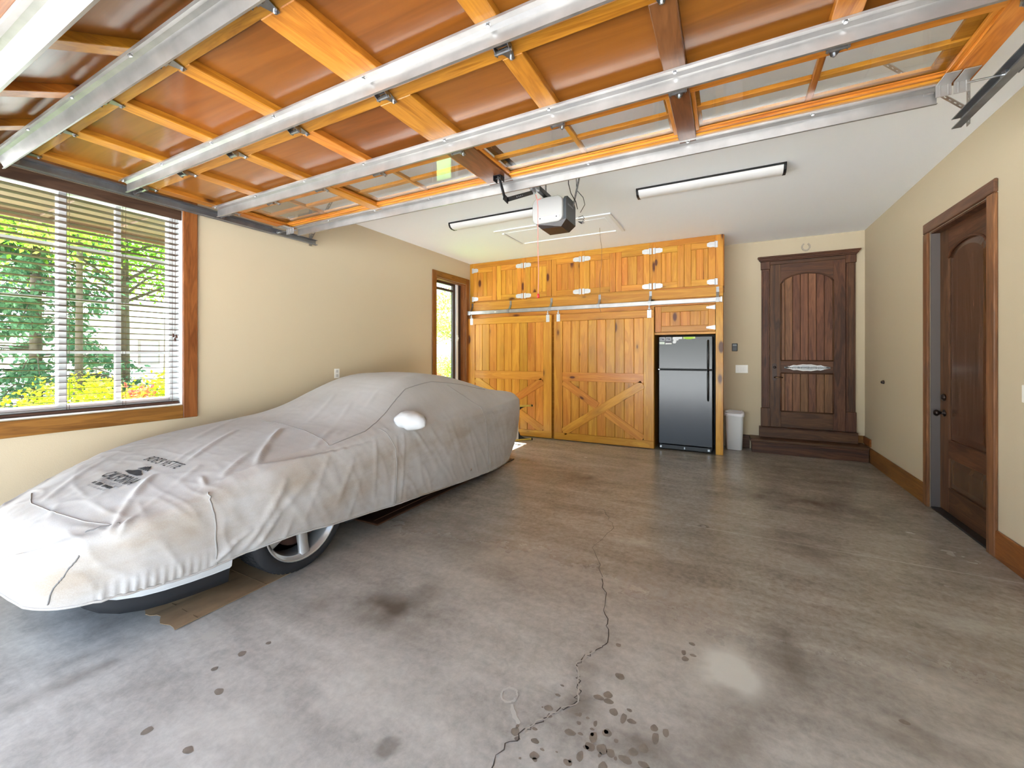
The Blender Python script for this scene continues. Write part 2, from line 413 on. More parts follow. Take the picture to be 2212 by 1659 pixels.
    blob('spill', [(-2.26+.04*math.cos(a)*(1+.15*math.sin(3*a)), 1.115+.028*math.sin(a)) for a in [k*PI/9 for k in range(18)]])
    ribbon('spill', [(-2.275, 1.10), (-2.28, 1.06), (-2.30, 1.02)], .012, spm, .003, .0014, 4, 6)
    ring = [(-.785+.033*math.cos(a), 1.485+.036*math.sin(a)) for a in [k*PI/10 for k in range(21)]]
    ribbon('spill', ring, .010, spm, .003, .0015, 2, 7)
    ribbon('spill', [(-.755, 1.45), (-.725, 1.41), (-.69, 1.385)], .016, spm, .004, .0016, 4, 9)
    return fl
FLOOR = build_floor()

# ---- shell
def struct(name, mb, mat, label): return mb.build(name, mat, None, kind='structure', label=label)
W1 = (.25, 1.87, .95, 2.63)          # big window: y0, y1, z0, z1
W2 = (5.385, 6.25, .35, 2.65)        # narrow window
m = MB(); T = XL-.16
m.box(T, XL, -.26, W1[0], 0, H); m.box(T, XL, W1[0], W1[1], 0, W1[2]); m.box(T, XL, W1[0], W1[1], W1[3], H)
m.box(T, XL, W1[1], W2[0], 0, H); m.box(T, XL, W2[0], W2[1], 0, W2[2]); m.box(T, XL, W2[0], W2[1], W2[3], H); m.box(T, XL, W2[1], YB+.15, 0, H)
struct('wall_left', m, M['wall'], 'beige painted left wall behind the covered car')
struct('wall_back', MB().box(XL, XR, YB, YB+.15, 0, H), M['wall'], 'beige painted back wall behind the cabinets')
D2 = (4.11, 5.08, 2.49)              # right-hand door opening
m = MB(); m.box(XR, XR+.16, -.26, D2[0], 0, H); m.box(XR, XR+.16, D2[1], YB+.15, 0, H); m.box(XR, XR+.16, D2[0], D2[1], D2[2], H)
struct('wall_right', m, M['wall'], 'beige painted right wall with a dark door')
m = MB(); m.box(XL, -3.97, -.26, YF, 0, H); m.box(1.0, XR, -.26, YF, 0, H); m.box(-3.97, 1.0, -.26, YF, 2.44, H)
struct('wall_front', m, M['wall'], 'wall around the open garage doorway')
struct('ceiling', MB().box(XL-.16, XR+.16, -.26, YB+.15, H, H+.2), M['ceil'], 'smooth white painted ceiling')

# ---- window 1: casing, vinyl frame, muntins, panes
def frame_rect(name, mat_h, mat_v, parent, x0, x1, yo0, yo1, zo0, zo1, wd, sides='lrtb', b=.004, nm='board'):
    if 'l' in sides: bx(nm, mat_v, parent, x0, x1, yo0, yo0+wd, zo0, zo1, b)
    if 'r' in sides: bx(nm, mat_v, parent, x0, x1, yo1-wd, yo1, zo0, zo1, b)
    if 't' in sides: bx(nm, mat_h, parent, x0, x1, yo0+wd, yo1-wd, zo1-wd, zo1, b)
    if 'b' in sides: bx(nm, mat_h, parent, x0, x1, yo0+wd, yo1-wd, zo0, zo0+wd, b)
t1 = thing('trim_1', (XL, 1.06, .84), 'stained wood casing around the large blind-covered window', None, kind='structure')
frame_rect('casing_board', M['trim_y'], M['trim_z'], t1, XL, XL+.022, W1[0]-.105, W1[1]+.105, W1[2]-.115, W1[3]+.11, .11, nm='casing_board')
w1 = thing('window_1', (XL-.08, 1.06, .95), 'large white vinyl window behind brown blinds', None, kind='structure')
xo0, xo1 = XL-.155, XL-.075
for a in ((W1[0], W1[0]+.065, W1[2], W1[3]), (W1[1]-.065, W1[1], W1[2], W1[3])): bx('frame', M['white'], w1, xo0, xo1, a[0], a[1], a[2], a[3], .005)
for a in ((W1[2], W1[2]+.07), (W1[3]-.07, W1[3])): bx('frame', M['white'], w1, xo0, xo1, W1[0]+.065, W1[1]-.065, a[0], a[1], .005)
for y in (.55, .83): bx('muntin', M['white'], w1, XL-.13, XL-.1, y-.012, y+.012, W1[2]+.07, W1[3]-.07, .003)
bx('mullion', M['white'], w1, XL-.14, XL-.08, 1.135, 1.182, W1[2]+.07, W1[3]-.07, .004)
bx('muntin', M['white'], w1, XL-.13, XL-.1, 1.457, 1.493, W1[2]+.07, W1[3]-.07, .003)
for z in (1.40, 1.79, 2.18):
    bx('muntin', M['white'], w1, XL-.128, XL-.102, W1[0]+.065, W1[1]-.065, z-.010, z+.010, .003)
for y0, y1 in ((W1[0]+.065, 1.135), (1.182, W1[1]-.065)):
    bx('pane', M['glass'], w1, XL-.118, XL-.114, y0, y1, W1[2]+.07, W1[3]-.07, 0)
for z, q in ((W1[2], 1),): bx('sill', M['white'], w1, XL-.075, XL, W1[0], W1[1], z, z+.012, .003)
for y0, y1 in ((W1[0], W1[0]+.012), (W1[1]-.012, W1[1])): bx('reveal', M['white'], w1, XL-.075, XL, y0, y1, W1[2]+.012, W1[3]-.012, .002)
bx('reveal', M['white'], w1, XL-.075, XL, W1[0], W1[1], W1[3]-.012, W1[3], .002)
# ---- window 2
t2 = thing('trim_2', (XL, 5.8, .24), 'stained wood casing around the narrow window by the cabinets', None, kind='structure')
frame_rect('casing_board', M['trim_y'], M['trim_z'], t2, XL, XL+.022, W2[0]-.095, W2[1]+.095, W2[2]-.1, W2[3]+.105, .1, nm='casing_board')
for y0, y1, z0, z1 in ((W2[0], W2[0]+.015, W2[2], W2[3]), (W2[1]-.015, W2[1], W2[2], W2[3]), (W2[0]+.015, W2[1]-.015, W2[2], W2[2]+.015), (W2[0]+.015, W2[1]-.015, W2[3]-.015, W2[3])):
    bx('jamb_board', M['trim_z'], t2, XL-.12, XL, y0, y1, z0, z1, .002)
M['bronze'] = plain('bronze_sash', (58, 46, 42), .45)
w2 = thing('window_2', (XL-.12, 5.8, .35), 'narrow bronze-framed casement window beside the cabinets', None, kind='structure')
def wfr(y0, y1, z0, z1, x0=XL-.16, x1=XL-.11, nm='sash', mt='bronze'): return bx(nm, M[mt], w2, x0, x1, y0, y1, z0, z1, .004)
wfr(W2[0], W2[0]+.05, W2[2], W2[3]); wfr(6.02, 6.09, W2[2], W2[3]); wfr(W2[0]+.05, 6.02, W2[2], W2[2]+.07); wfr(W2[0]+.05, 6.02, 2.49, 2.53)
wfr(W2[0]+.05, 6.02, 2.60, W2[3], nm='head')
wfr(6.09, 6.15, W2[2], W2[3], XL-.15, XL-.09, 'weather_strip', 'white'); wfr(6.15, W2[1], W2[2], W2[3], XL-.16, XL-.1, 'side_frame')
bx('pane', M['glass'], w2, XL-.137, XL-.133, W2[0]+.05, 6.02, W2[2]+.07, 2.49, 0)
bx('pane', M['glass'], w2, XL-.137, XL-.133, W2[0]+.05, 6.02, 2.53, 2.60, 0)
lk = bx('latch', M['wplate'], w2, XL-.09, XL-.075, 6.10, 6.135, 1.63, 1.74, .004); bx('latch_lever', M['wplate'], lk, XL-.075, XL-.06, 6.108, 6.125, 1.66, 1.70, .003)

# ---- baseboards
bbr = thing('baseboard_right', (XR, 3, 0), 'orange-brown stained baseboard along the right wall', None, kind='structure')
for y0, y1, z1 in ((-.05, 4.01, .19), (5.17, 6.80, .19)):
    bx('board', M['trim_y'], bbr, XR-.018, XR, y0, y1, 0, z1, .004)
bx('board', M['trim_y'], bbr, XR-.018, XR, 6.80, YB, .20, .30, .004)
bbb = thing('baseboard_back', (.3, YB, 0), 'dark stained baseboard beside the step', None, kind='structure')
bx('board', M['alder_x'], bbb, -.02, .292, YB-.018, YB, 0, .195, .004)
bx('board', M['trim_x'], bbb, 1.54, XR-.018, YB-.018, YB, .20, .30, .004)

# ---- door 1 (back wall, up a step): casing
t3 = thing('trim_3', (.98, YB, .34), 'dark wood casing with plinth blocks and crown around the back door', None, kind='structure')
for x0, x1 in ((.438, .546), (1.42, 1.528)):
    bx('plinth_block', M['alder_z'], t3, x0-.004, x1+.004, 7.035, YB, .345, .612, .004)
    bx('pilaster', M['alder_z'], t3, x0+.004, x1-.004, 7.05, YB, .612, 2.625, .004)
    bx('pilaster_bead', M['alder_z'], t3, x0+.022, x1-.022, 7.042, 7.05, .64, 2.60, .004)
    bx('rosette_block', M['alder_z'], t3, x0-.004, x1+.004, 7.035, YB, 2.625, 2.735, .004)
bx('header', M['alder_x'], t3, .546, 1.42, 7.045, YB, 2.685, 2.735, .003)
m = MB()
for z0, z1, e in ((2.735, 2.752, .012), (2.752, 2.772, .026), (2.772, 2.786, .038), (2.786, 2.80, .046)):
    m.box(.438-e, 1.528+e, 7.035-e, YB, z0, z1, .003)
m.build('crown', M['alder_x'], t3)
# ---- door 1: slab
d1 = thing('door_1', (.98, 7.07, .345), 'dark plank entry door with arched panel above a wooden step', None, kind='structure')
y0, y1 = 7.052, 7.082
bx('backing', M['alder_z'], d1, .547, 1.418, 7.082, 7.0895, .35, 2.683, 0)
bx('stile', M['alder_z'], d1, .547, .68, y0, y1, .35, 2.683, .002); bx('stile', M['alder_z'], d1, 1.285, 1.418, y0, y1, .35, 2.683, .002)
bx('rail', M['alder_x'], d1, .68, 1.285, y0, y1, .35, .575, .002); bx('rail', M['alder_x'], d1, .68, 1.285, y0, y1, 1.122, 1.30, .002)
def arch(x0, x1, zs, rise, n=14):      # points along an arch from left to right
    return [(x0+(x1-x0)*k/n, zs+rise*(1-(2*k/n-1)**2)**.62) for k in range(n+1)]
A = arch(.68, 1.285, 2.40, .135)
m = MB()
for k in range(len(A)-1):
    m.prism([A[k], A[k+1], (A[k+1][0], 2.683), (A[k][0], 2.683)], 1, y0, y1)
m.build('rail', M['alder_x'], d1)
rings = lambda pts, y, r: MB().tube([(x, y, z) for x, z in pts], r, 6)
rings(A, y0+.002, .011).build('moulding', M['alder_x'], d1, True)
for pts in ([(.68, 2.40), (.68, 1.30), (1.285, 1.30), (1.285, 2.40)], [(.68, .575), (1.285, .575), (1.285, 1.122), (.68, 1.122), (.68, .575)]):
    for a, b in zip(pts, pts[1:]):
        rings([a, b], y0+.002, .010).build('moulding', M['alder_z'] if a[0] == b[0] else M['alder_x'], d1, True)
M['alderp'] = wood('alder_plank', (86, 54, 36), (122, 82, 54), (150, 106, 72), 2, .48, .05, coat=.0, var=.34, knot_rgb=(45, 28, 18))
pw = (1.285-.68)/6.6
for k in range(7):
    x0 = .68 if k == 0 else .68+pw*(k-.5+.05); x1 = .68+pw*(k+.5+.05) if k < 6 else 1.285
    zt = 2.40+.135*(1-(2*((x0+x1)/2-.68)/.605-1)**2)**.62+.02
    bx('plank', M['alderp'], d1, x0+.003, x1-.003, 7.066, 7.082, 1.29, zt, .004)
    bx('plank', M['alderp'], d1, x0+.003, x1-.003, 7.066, 7.082, .565, 1.13, .004)
hp = MB(); pl = [(.602+.028*math.cos(a), 1.135+(.096 if math.sin(a) >= 0 else -.096)+.028*math.sin(a)) for a in [k*PI/8 for k in range(16)]]
M['orb'] = plain('oil_rubbed_bronze', (52, 42, 38), .32, .8)
hpo = hp.prism(pl, 1, 7.04, y0).build('handle_plate', M['orb'], d1)
MB().lathe([(.019, 0), (.019, .012), (.012, .016)], (.602, 7.04, 1.205), 1, 16).xf(Matrix.Translation((0, 14.08, 0)) @ Matrix.Diagonal((1, -1, 1, 1))).build('deadbolt', M['orb'], hpo, True)
MB().tube([(.602, 7.045, 1.06), (.602, 7.0, 1.06), (.62, 6.995, 1.062), (.66, 6.995, 1.064), (.70, 7.0, 1.058)], [.011, .010, .009, .008, .008], 10).build('lever', plain('worn_brass_lever', (120, 92, 68), .25, .9), hpo, True)
# ---- wooden step and sill
st = thing('entry_step', (.96, 6.93, 0), 'low dark wooden step in front of the arched back door', 'step')
bx('riser', M['alder_x'], st, .31, XR-.02, 6.815, 6.835, 0, .150, .002); bx('side_panel', M['alder_y'], st, .31, .33, 6.835, YB-.02, 0, .150, .002)
bx('nosing_moulding', M['alder_x'], st, .303, XR-.02, 6.80, 6.815, .135, .158, .004)
bx('tread', M['alder_x'], st, .289, XR-.019, 6.785, YB-.002, .158, .198, .006)
bx('sill_riser', M['alder_x'], st, .412, 1.538, 6.985, YB-.001, .199, .330, .003); bx('sill_board', M['alder_x'], st, .412, 1.538, 6.975, YB-.001, .330, .3435, .003)

# ---- door 2 (right wall)
t4 = thing('trim_4', (XR, 4.6, 0), 'brown wood casing around the door in the right wall', None, kind='structure')
M['casez'] = wood('casing_mid_z', (96, 62, 40), (128, 84, 54), (176, 120, 76), 2, .40, .10, coat=.15, var=.1)
M['casey'] = wood('casing_mid_y', (72, 46, 30), (98, 66, 46), (122, 84, 60), 1, .40, .06, coat=.15, var=.1)
for y0_, y1_ in ((4.01, 4.112), (5.078, 5.17)): bx('casing_board', M['casez'], t4, XR-.022, XR, y0_, y1_, 0, 2.49, .006)
bx('casing_board', M['casey'], t4, XR-.022, XR, 4.01, 5.17, 2.49, 2.585, .006)
for y0_, y1_, z0_, z1_ in ((4.112, 4.13, 0, 2.49), (5.06, 5.078, 0, 2.49), (4.13, 5.06, 2.472, 2.49)):
    bx('jamb', plain('jamb_grey', (92, 84, 80), .45) if y0_ > 4.5 else M['alder_z'], t4, XR, XR+.12, y0_, y1_, z0_, z1_, .002)
bx('threshold', M['black'], t4, XR, XR+.12, 4.13, 5.06, 0, .018, .003)
d2 = thing('door_2', (XR+.08, 4.6, .02), 'dark wood side door with tall raised panel in the right wall', None, kind='structure')
X0, X1 = XR+.06, XR+.10
bx('backing', M['alder_z'], d2, X0+.014, X1, 4.132, 5.058, .02, 2.47, 0)
bx('stile', M['alder_z'], d2, X0, X0+.014, 4.132, 4.30, .02, 2.47, .002); bx('stile', M['alder_z'], d2, X0, X0+.014, 4.90, 5.058, .02, 2.47, .002)
bx('rail', M['alder_y'], d2, X0, X0+.014, 4.30, 4.90, .02, .235, .002); bx('rail', M['alder_y'], d2, X0, X0+.014, 4.30, 4.90, .49, .65, .002)
A = arch(4.30, 4.90, 2.22, .10)
m = MB()
for k in range(len(A)-1): m.prism([A[k], A[k+1], (A[k+1][0], 2.47), (A[k][0], 2.47)], 0, X0, X0+.014)
m.build('rail', M['alder_y'], d2)
MB().tube([(X0, y, z) for y, z in A], .010, 6).build('moulding', M['alder_y'], d2, True)
def raised(outer, inner, xo, xi):
    n = len(outer); mb = MB()
    mb.add([(xo, *p) for p in outer]+[(xi, *p) for p in inner], [(i, (i+1) % n, n+(i+1) % n, n+i) for i in range(n)]+[tuple(range(n, 2*n))]); return mb
o1 = [(4.30, .65), (4.90, .65)]+list(reversed(A)); cy_ = 4.60
i1 = [(4.36, .71), (4.84, .71)]+[(cy_+(p[0]-cy_)*.8, p[1]-.055) for p in reversed(A)]
M['alderg'] = wood('alder_glossy', (54, 36, 24), (84, 57, 38), (112, 80, 54), 2, .26, .06, coat=.25, var=.1)
raised(o1, i1, X0+.013, X0+.002).build('raised_panel', M['alderg'], d2)
raised([(4.30, .235), (4.90, .235), (4.90, .49), (4.30, .49)], [(4.36, .29), (4.84, .29), (4.84, .435), (4.36, .435)], X0+.013, X0+.002).build('raised_panel', M['alderg'], d2)
def knob(z, prof, nm): return MB().lathe(prof, (X0, 4.975, z), 0, 18).xf(Matrix.Translation((2*X0, 0, 0)) @ Matrix.Diagonal((-1, 1, 1, 1))).build(nm, M['orb'], d2, True)
knob(.87, [(.030, 0), (.030, .006), (.012, .012), (.011, .03), (.018, .036), (.027, .048), (.027, .058), (.018, .068), (.004, .071)], 'door_knob')
knob(1.01, [(.032, 0), (.030, .012), (.022, .016), (.020, .022)], 'deadbolt')

# ================================================================== STORAGE WALL
YC = 6.40
CX_ = [XL+.002, -3.10, -2.065, -.985, -.052]     # unit boundaries
ulab = ['knotty pine overhead cabinet nearest the narrow window', 'second knotty pine overhead cabinet from the narrow window',
        'knotty pine overhead cabinet next to the one above the refrigerator', 'knotty pine overhead cabinet above the refrigerator, at the right end']
def strap_hinge(parent, x, z, side, y=YC-.021):
    """leaf on the door (points along side) and plate on the frame"""
    m = MB()
    pts = [(0, -.036), (.062, -.036), (.098, -.022), (.098, .022), (.062, .036), (0, .036)]
    pts = [(x+side*(p[0]+.008), z+p[1]) for p in pts]
    if side < 0: pts.reverse()
    m.prism(pts, 1, y-.004, y)
    x0, x1 = sorted((x-side*.030, x-side*.002))
    m.box(x0, x1, y-.004, y, z-.045, z+.045, .002)
    m.tube([(x+side*.003, y-.006, z-.045), (x+side*.003, y-.006, z+.045)], .007, 8)
    h = m.build('hinge', M['hinge'], parent)
    return h
def cab_door(parent, x0, x1, z0, z1, hinge_side, npl, nm='door', hinges=True, fr=.088):
    """frame-and-plank door; hinge_side -1 left, +1 right"""
    d = bx(nm, M['pine_z'], parent, x0, x1, YC-.004, YC+.004, z0, z1, 0)
    ys0, ys1 = YC-.022, YC-.004
    bx('stile', M['pine_z'], d, x0, x0+fr, ys0, ys1, z0, z1, .003); bx('stile', M['pine_z'], d, x1-fr, x1, ys0, ys1, z0, z1, .003)
    bx('rail', M['pine_x'], d, x0+fr, x1-fr, ys0, ys1, z0, z0+fr, .003); bx('rail', M['pine_x'], d, x0+fr, x1-fr, ys0, ys1, z1-fr, z1, .003)
    r = random.Random(int(abs(x0)*1000)); cuts = [x0+fr]
    wd = (x1-x0-2*fr)/npl
    for k in range(1, npl): cuts.append(x0+fr+wd*(k+r.uniform(-.22, .22)))
    cuts.append(x1-fr)
    for a, b in zip(cuts, cuts[1:]): bx('plank', M['pine_z'], d, a+.0025, b-.0025, YC-.013, YC-.004, z0+fr, z1-fr, .004)
    if hinges:
        for z in (z0+fr*.5, z1-fr*.5): strap_hinge(d, x0 if hinge_side < 0 else x1, z, 1 if hinge_side < 0 else -1)
    return d
for k in range(4):
    x0, x1 = CX_[k], CX_[k+1]
    u = thing('overhead_cabinet', ((x0+x1)/2, YC+.3, 2.33), ulab[k], 'cabinet', 'pine overhead cabinets')
    s0 = .085 if k == 0 else .042; s1 = .10 if k == 3 else .042
    bx('carcass', M['pine_x'], u, x0+.001, x1-.001, YC+.024, YB-.002, 2.335, H-.004, 0)
    bx('face_stile', M['pine_z'], u, x0, x0+s0, YC-.006, YC+.023, 2.335, H-.003, .002); bx('face_stile', M['pine_z'], u, x1-s1, x1, YC-.006, YC+.023, 2.335, H-.003, .002)
    bx('face_rail', M['pine_x'], u, x0+s0, x1-s1, YC-.006, YC+.023, 2.962, H-.003, .002)
    if k == 3: bx('end_panel', M['pine_z'], u, x1, x1+.012, YC+.02, YB-.002, 2.335, H-.004, .002)
    a, b = x0+s0-.004, x1-s1+.004; mid_ = (a+b)/2
    cab_door(u, a, mid_-.002, 2.352, 2.958, -1, 3); cab_door(u, mid_+.002, b, 2.352, 2.958, 1, 3)
# ---- lower case behind the sliding doors and round the refrigerator
lc = thing('lower_cabinet', (-2.1, YC+.3, 0), 'pine lower storage case with the small door above the refrigerator', 'cabinet')
bx('header_board', M['pine_x'], lc, XL+.002, -1.0, YC-.012, YC+.02, 2.16, 2.333, .003); bx('header_board', M['pine_x'], lc, -1.0, -.052, YC-.012, YC+.02, 2.20, 2.333, .003)
bx('header_board', M['pine_x'], lc, -.96, -.145, YC-.008, YC+.02, 2.095, 2.198, .003)
bx('back_board', M['pine_x'], lc, XL+.002, -.99, YC+.03, YC+.04, 0, 2.158, 0)
bx('divider', M['pine_z'], lc, -.99, -.955, YC-.008, YB-.002, 0, 2.158, .002)
bx('end_post', M['pine_z'], lc, -.145, -.052, YC-.012, YC+.022, 0, 2.198, .003)
bx('end_panel', M['pine_z'], lc, -.074, -.052, YC+.022, YB-.002, 0, 2.333, .002)
bx('shelf_edge', M['pine_x'], lc, -.955, -.145, YC-.008, YC+.022, 1.675, 1.712, .003)
bx('shelf', M['pine_x'], lc, -.955, -.076, YC+.022, YB-.002, 1.69, 1.712, 0)
bx('back_panel', M['black'], lc, -.955, -.076, YB-.012, YB-.002, 0, 1.688, 0)
dd = cab_door(lc, -.945, -.150, 1.716, 2.090, 1, 5, hinges=False, fr=.085)
for z in (2.045, 1.765):
    m = MB(); m.prism([(-.152, z-.03), (-.152, z+.03), (-.175, z+.026), (-.262, z+.012), (-.262, z-.012), (-.175, z-.026)], 1, YC-.026, YC-.022)
    m.tube([(-.149, YC-.026, z-.03), (-.149, YC-.026, z+.03)], .006, 8); m.build('hinge', M['hinge'], dd)

# ---- sliding door rail
rl = thing('barn_door_rail', (-2.1, YC-.06, 2.1), 'galvanised box rail on brackets carrying the sliding doors', 'rail')
R0, R1 = YC-.115, YC-.070
m = MB(); m.box(-4.185, -.065, R0, R0+.003, 2.108, 2.168); m.box(-4.185, -.065, R1-.003, R1, 2.108, 2.168); m.box(-4.185, -.065, R0, R1, 2.165, 2.168)
m.box(-4.185, -.065, R0, R0+.013, 2.108, 2.111); m.box(-4.185, -.065, R1-.013, R1, 2.108, 2.111)
m.build('rail', M['steel'], rl)
for x in (-4.14, -3.35, -2.585, -1.775, -1.01, -.12):
    m = MB()
    m.box(x-.022, x+.022, R0-.005, R0, 2.102, 2.174, .001); m.box(x-.022, x+.022, R0-.005, R1+.004, 2.168, 2.174, .001); m.box(x-.022, x+.022, R1, R1+.004, 2.13, 2.174, .001)
    m.prism([(R1-.002, 2.173), (R1+.004, 2.173), (YC-.012, 2.25), (YC-.012, 2.325), (YC-.018, 2.325), (YC-.018, 2.253)], 0, x-.018, x+.018)
    m.build('bracket', M['zinc'], rl)
for x0, x1 in ((-4.190, -4.165), (-.085, -.060)): bx('end_stop', M['steel'], rl, x0, x1, R0-.006, R1+.004, 2.10, 2.176, .002)
bx('maker_tag', M['wplate'], rl, -3.62, -3.585, R0-.0012, R0-.0002, 2.128, 2.142, 0)

# ---- two sliding barn doors
def barn_door(x0, x1, label, npl, seed):
    t = thing('sliding_barn_door', ((x0+x1)/2, YC-.075, .012), label, 'door', 'pine sliding barn doors')
    f0, f1 = YC-.088, YC-.066; st_ = .145
    zb, zt, zm0, zm1, r = .012, 2.04, .965, 1.105, .125
    bx('backing', M['pine_z'], t, x0, x1, f1, f1+.006, zb, zt, 0)
    bx('stile', M['pine_z'], t, x0, x0+st_, f0, f1, zb+.11, zt-.11, .003); bx('stile', M['pine_z'], t, x1-st_, x1, f0, f1, zb+.11, zt-.11, .003)
    bx('rail', M['pine_x'], t, x0, x1, f0, f1, zt-.11, zt, .003); bx('rail', M['pine_x'], t, x0, x1, f0, f1, zb, zb+.11, .003)
    bx('rail', M['pine_x'], t, x0+st_, x1-st_, f0, f1, zm0, zm1, .003)
    rr = random.Random(seed); wd = (x1-x0-2*st_)/npl
    for k in range(npl):
        bx('plank', M['pine_z'], t, x0+st_+wd*k+.003, x0+st_+wd*(k+1)-.003, f0+.010, f1, zb+.11, zt-.11, .006)
    xa, xb, za, zc = x0+st_-.01, x1-st_+.01, zb+.11, zm0
    L = math.hypot(xb-xa, zc-za); an = math.atan2(zc-za, xb-xa); cxm, czm = (xa+xb)/2, (za+zc)/2
    def brace(a0, a1, sgn, y0, y1):
        hw = .062; ln = L-.05
        mb = MB().box(a0*ln, a1*ln, y0, y1, -hw, hw, .003)
        o = mb.build('brace', M['pine_x'], t, origin=(0, (y0+y1)/2, 0))
        o.location = Vector((cxm, (y0+y1)/2, czm))-ORG[t.name]; o.rotation_euler = (0, -sgn*an, 0)
        return o
    brace(-.5, .5, 1, f0, f0+.010)
    g = .075/L
    brace(-.5, -g, -1, f0+.001, f0+.010); brace(g, .5, -1, f0+.001, f0+.010)
    for x in (x0+.075, x1-.065):
        m = MB(); m.box(x-.030, x+.030, f0-.004, f0, zt-.115, zt+.005, .0015); m.box(x-.012, x+.012, f0-.010, f0-.004, zt-.085, zt-.02, .005)
        m.tube([(x, YC-.093, zt-.01), (x, YC-.093, zt+.085)], .007, 8); m.box(x-.016, x+.016, YC-.105, YC-.08, zt+.018, zt+.03, .002)
        m.tube([(x-.03, YC-.093, zt+.088), (x+.03, YC-.093, zt+.088)], .016, 10)
        m.build('hanger', M['hinge'], t)
    return t
barn_door(-4.185, -2.556, 'knotty pine sliding barn door partly behind the covered car', 9, 1)
barn_door(-2.512, -.952, 'knotty pine sliding barn door next to the black refrigerator', 9, 2)

# ---- refrigerator
M['fridge'] = plain('black_fridge_skin', (34, 36, 40), .20, .0, bump=.05, bscale=320)
M['fgasket'] = plain('gasket', (16, 16, 17), .6)
fr = thing('refrigerator', (-.53, 6.72, 0), 'black two-door top-freezer refrigerator in the pine surround', 'refrigerator')
F0, F1, FY = -.895, -.180, 6.372
bx('cabinet', M['black'], fr, F0+.004, F1-.004, FY+.072, 7.05, .03, 1.645, .006)
bx('gasket', M['fgasket'], fr, F0+.012, F1-.012, FY+.060, FY+.072, .08, 1.635, 0)
for z0, z1, nm in ((1.178, 1.648, 'freezer_door'), (.088, 1.166, 'fresh_food_door')):
    o = MB().box(F0, F1, FY, FY+.060, z0, z1, .010).build(nm, M['fridge'], fr)
    bx('end_cap', M['black'], o, F0+.002, F1-.002, FY-.001, FY+.055, z0 if z0 > 1 else z1-.008, z0+.008 if z0 > 1 else z1, .002)
    if z0 > 1: pts = [(1.585, .0), (1.57, .042), (1.40, .048), (1.22, .048), (1.185, .018), (1.182, 0)]
    else: pts = [(1.160, .0), (1.155, .03), (1.12, .048), (.95, .048), (.76, .044), (.745, 0)]
    MB().tube([(-.238, FY-.004-d, z) for z, d in pts], [.012, .013, .014, .014, .013, .012], 10).build('handle', M['black'], o, True)
bx('toe_grille', M['black'], fr, F0+.02, F1-.02, FY+.025, FY+.07, .018, .078, .004)
for x, w_ in ((F0+.03, .03), (-.545, .018), (F1-.05, .032)):
    m = MB(); m.box(x-w_/2, x+w_/2, FY+.012, FY+.026, .03, .062, .003); m.build('hinge_bracket', M['zinc'], fr)
MB().box(F0-.006, F0+.018, FY-.002, FY+.05, 1.166, 1.178, .002).build('hinge_pin', M['zinc'], fr)
for x in (F0+.06, F1-.06):
    MB().lathe([(.018, 0), (.018, .03)], (x, FY+.10, 0), 2, 12).build('foot', M['black'], fr)
    MB().lathe([(.018, 0), (.018, .03)], (x, 7.0, 0), 2, 12).build('foot', M['black'], fr)
# magnets stuck on the freezer door
yM = FY-.0005
def mag(name, label, x0, x1, z0, z1, rgb): return bx(name, plain(name+'_print', rgb, .5), None, x0, x1, yM-.003, yM, z0, z1, .0008, label=label, cat='magnet', group='magnets on the freezer door')
def photo_mag(lab, x0, x1, z0, z1):
    o = mag('photo_magnet', lab, x0, x1, z0, z1, (196, 196, 200)); b = .006
    MB().box(x0+b, x1-b, yM-.0036, yM-.003, z0+b, z1-b).build('picture', plain('picture_grey', (120, 122, 130), .5, noise_amt=.5, nscale=60), o)
    MB().prism([(x0+.03, z0+.012), (x1-.008, z0+.010), (x1-.008, z0+.022), (x0+.042, z0+.030)], 1, yM-.0040, yM-.0036).build('picture_shape', plain('picture_dark', (58, 60, 70), .5), o)
photo_mag('square photo magnet in the top left corner of the freezer door', -.882, -.808, 1.588, 1.640)
photo_mag('square photo magnet left of the white pistol magnet', -.796, -.724, 1.588, 1.640)
mag('card_magnet', 'pale green card magnet below the corner photo magnet', -.884, -.812, 1.538, 1.572, (206, 214, 200))
o = mag('card_magnet', 'dark and white card magnet below the left-hand photos', -.802, -.712, 1.536, 1.580, (96, 90, 96)); MB().box(-.800, -.714, yM-.0036, yM-.003, 1.538, 1.552).build('white_band', M['wplate'], o)
m = MB(); m.prism([(-.698, 1.640), (-.702, 1.606), (-.690, 1.604), (-.700, 1.560), (-.690, 1.548), (-.662, 1.550), (-.652, 1.566), (-.650, 1.588), (-.628, 1.590), (-.618, 1.608), (-.574, 1.610), (-.572, 1.640)], 1, yM-.004, yM)
m.build('pistol_magnet', plain('magnet_white', (214, 216, 218), .5), None, label='white pistol-shaped magnet on the freezer door', cat='magnet', group='magnets on the freezer door')
o = mag('strip_magnet', 'yellow-green strip magnet at the top of the freezer door', -.562, -.402, 1.610, 1.640, (190, 205, 120)); MB().prism([(-.545, 1.624), (-.52, 1.606), (-.45, 1.606), (-.425, 1.624), (-.425, 1.634), (-.545, 1.634)], 1, yM-.0038, yM-.003).build('green_patch', plain('lime', (160, 205, 20), .5), o)
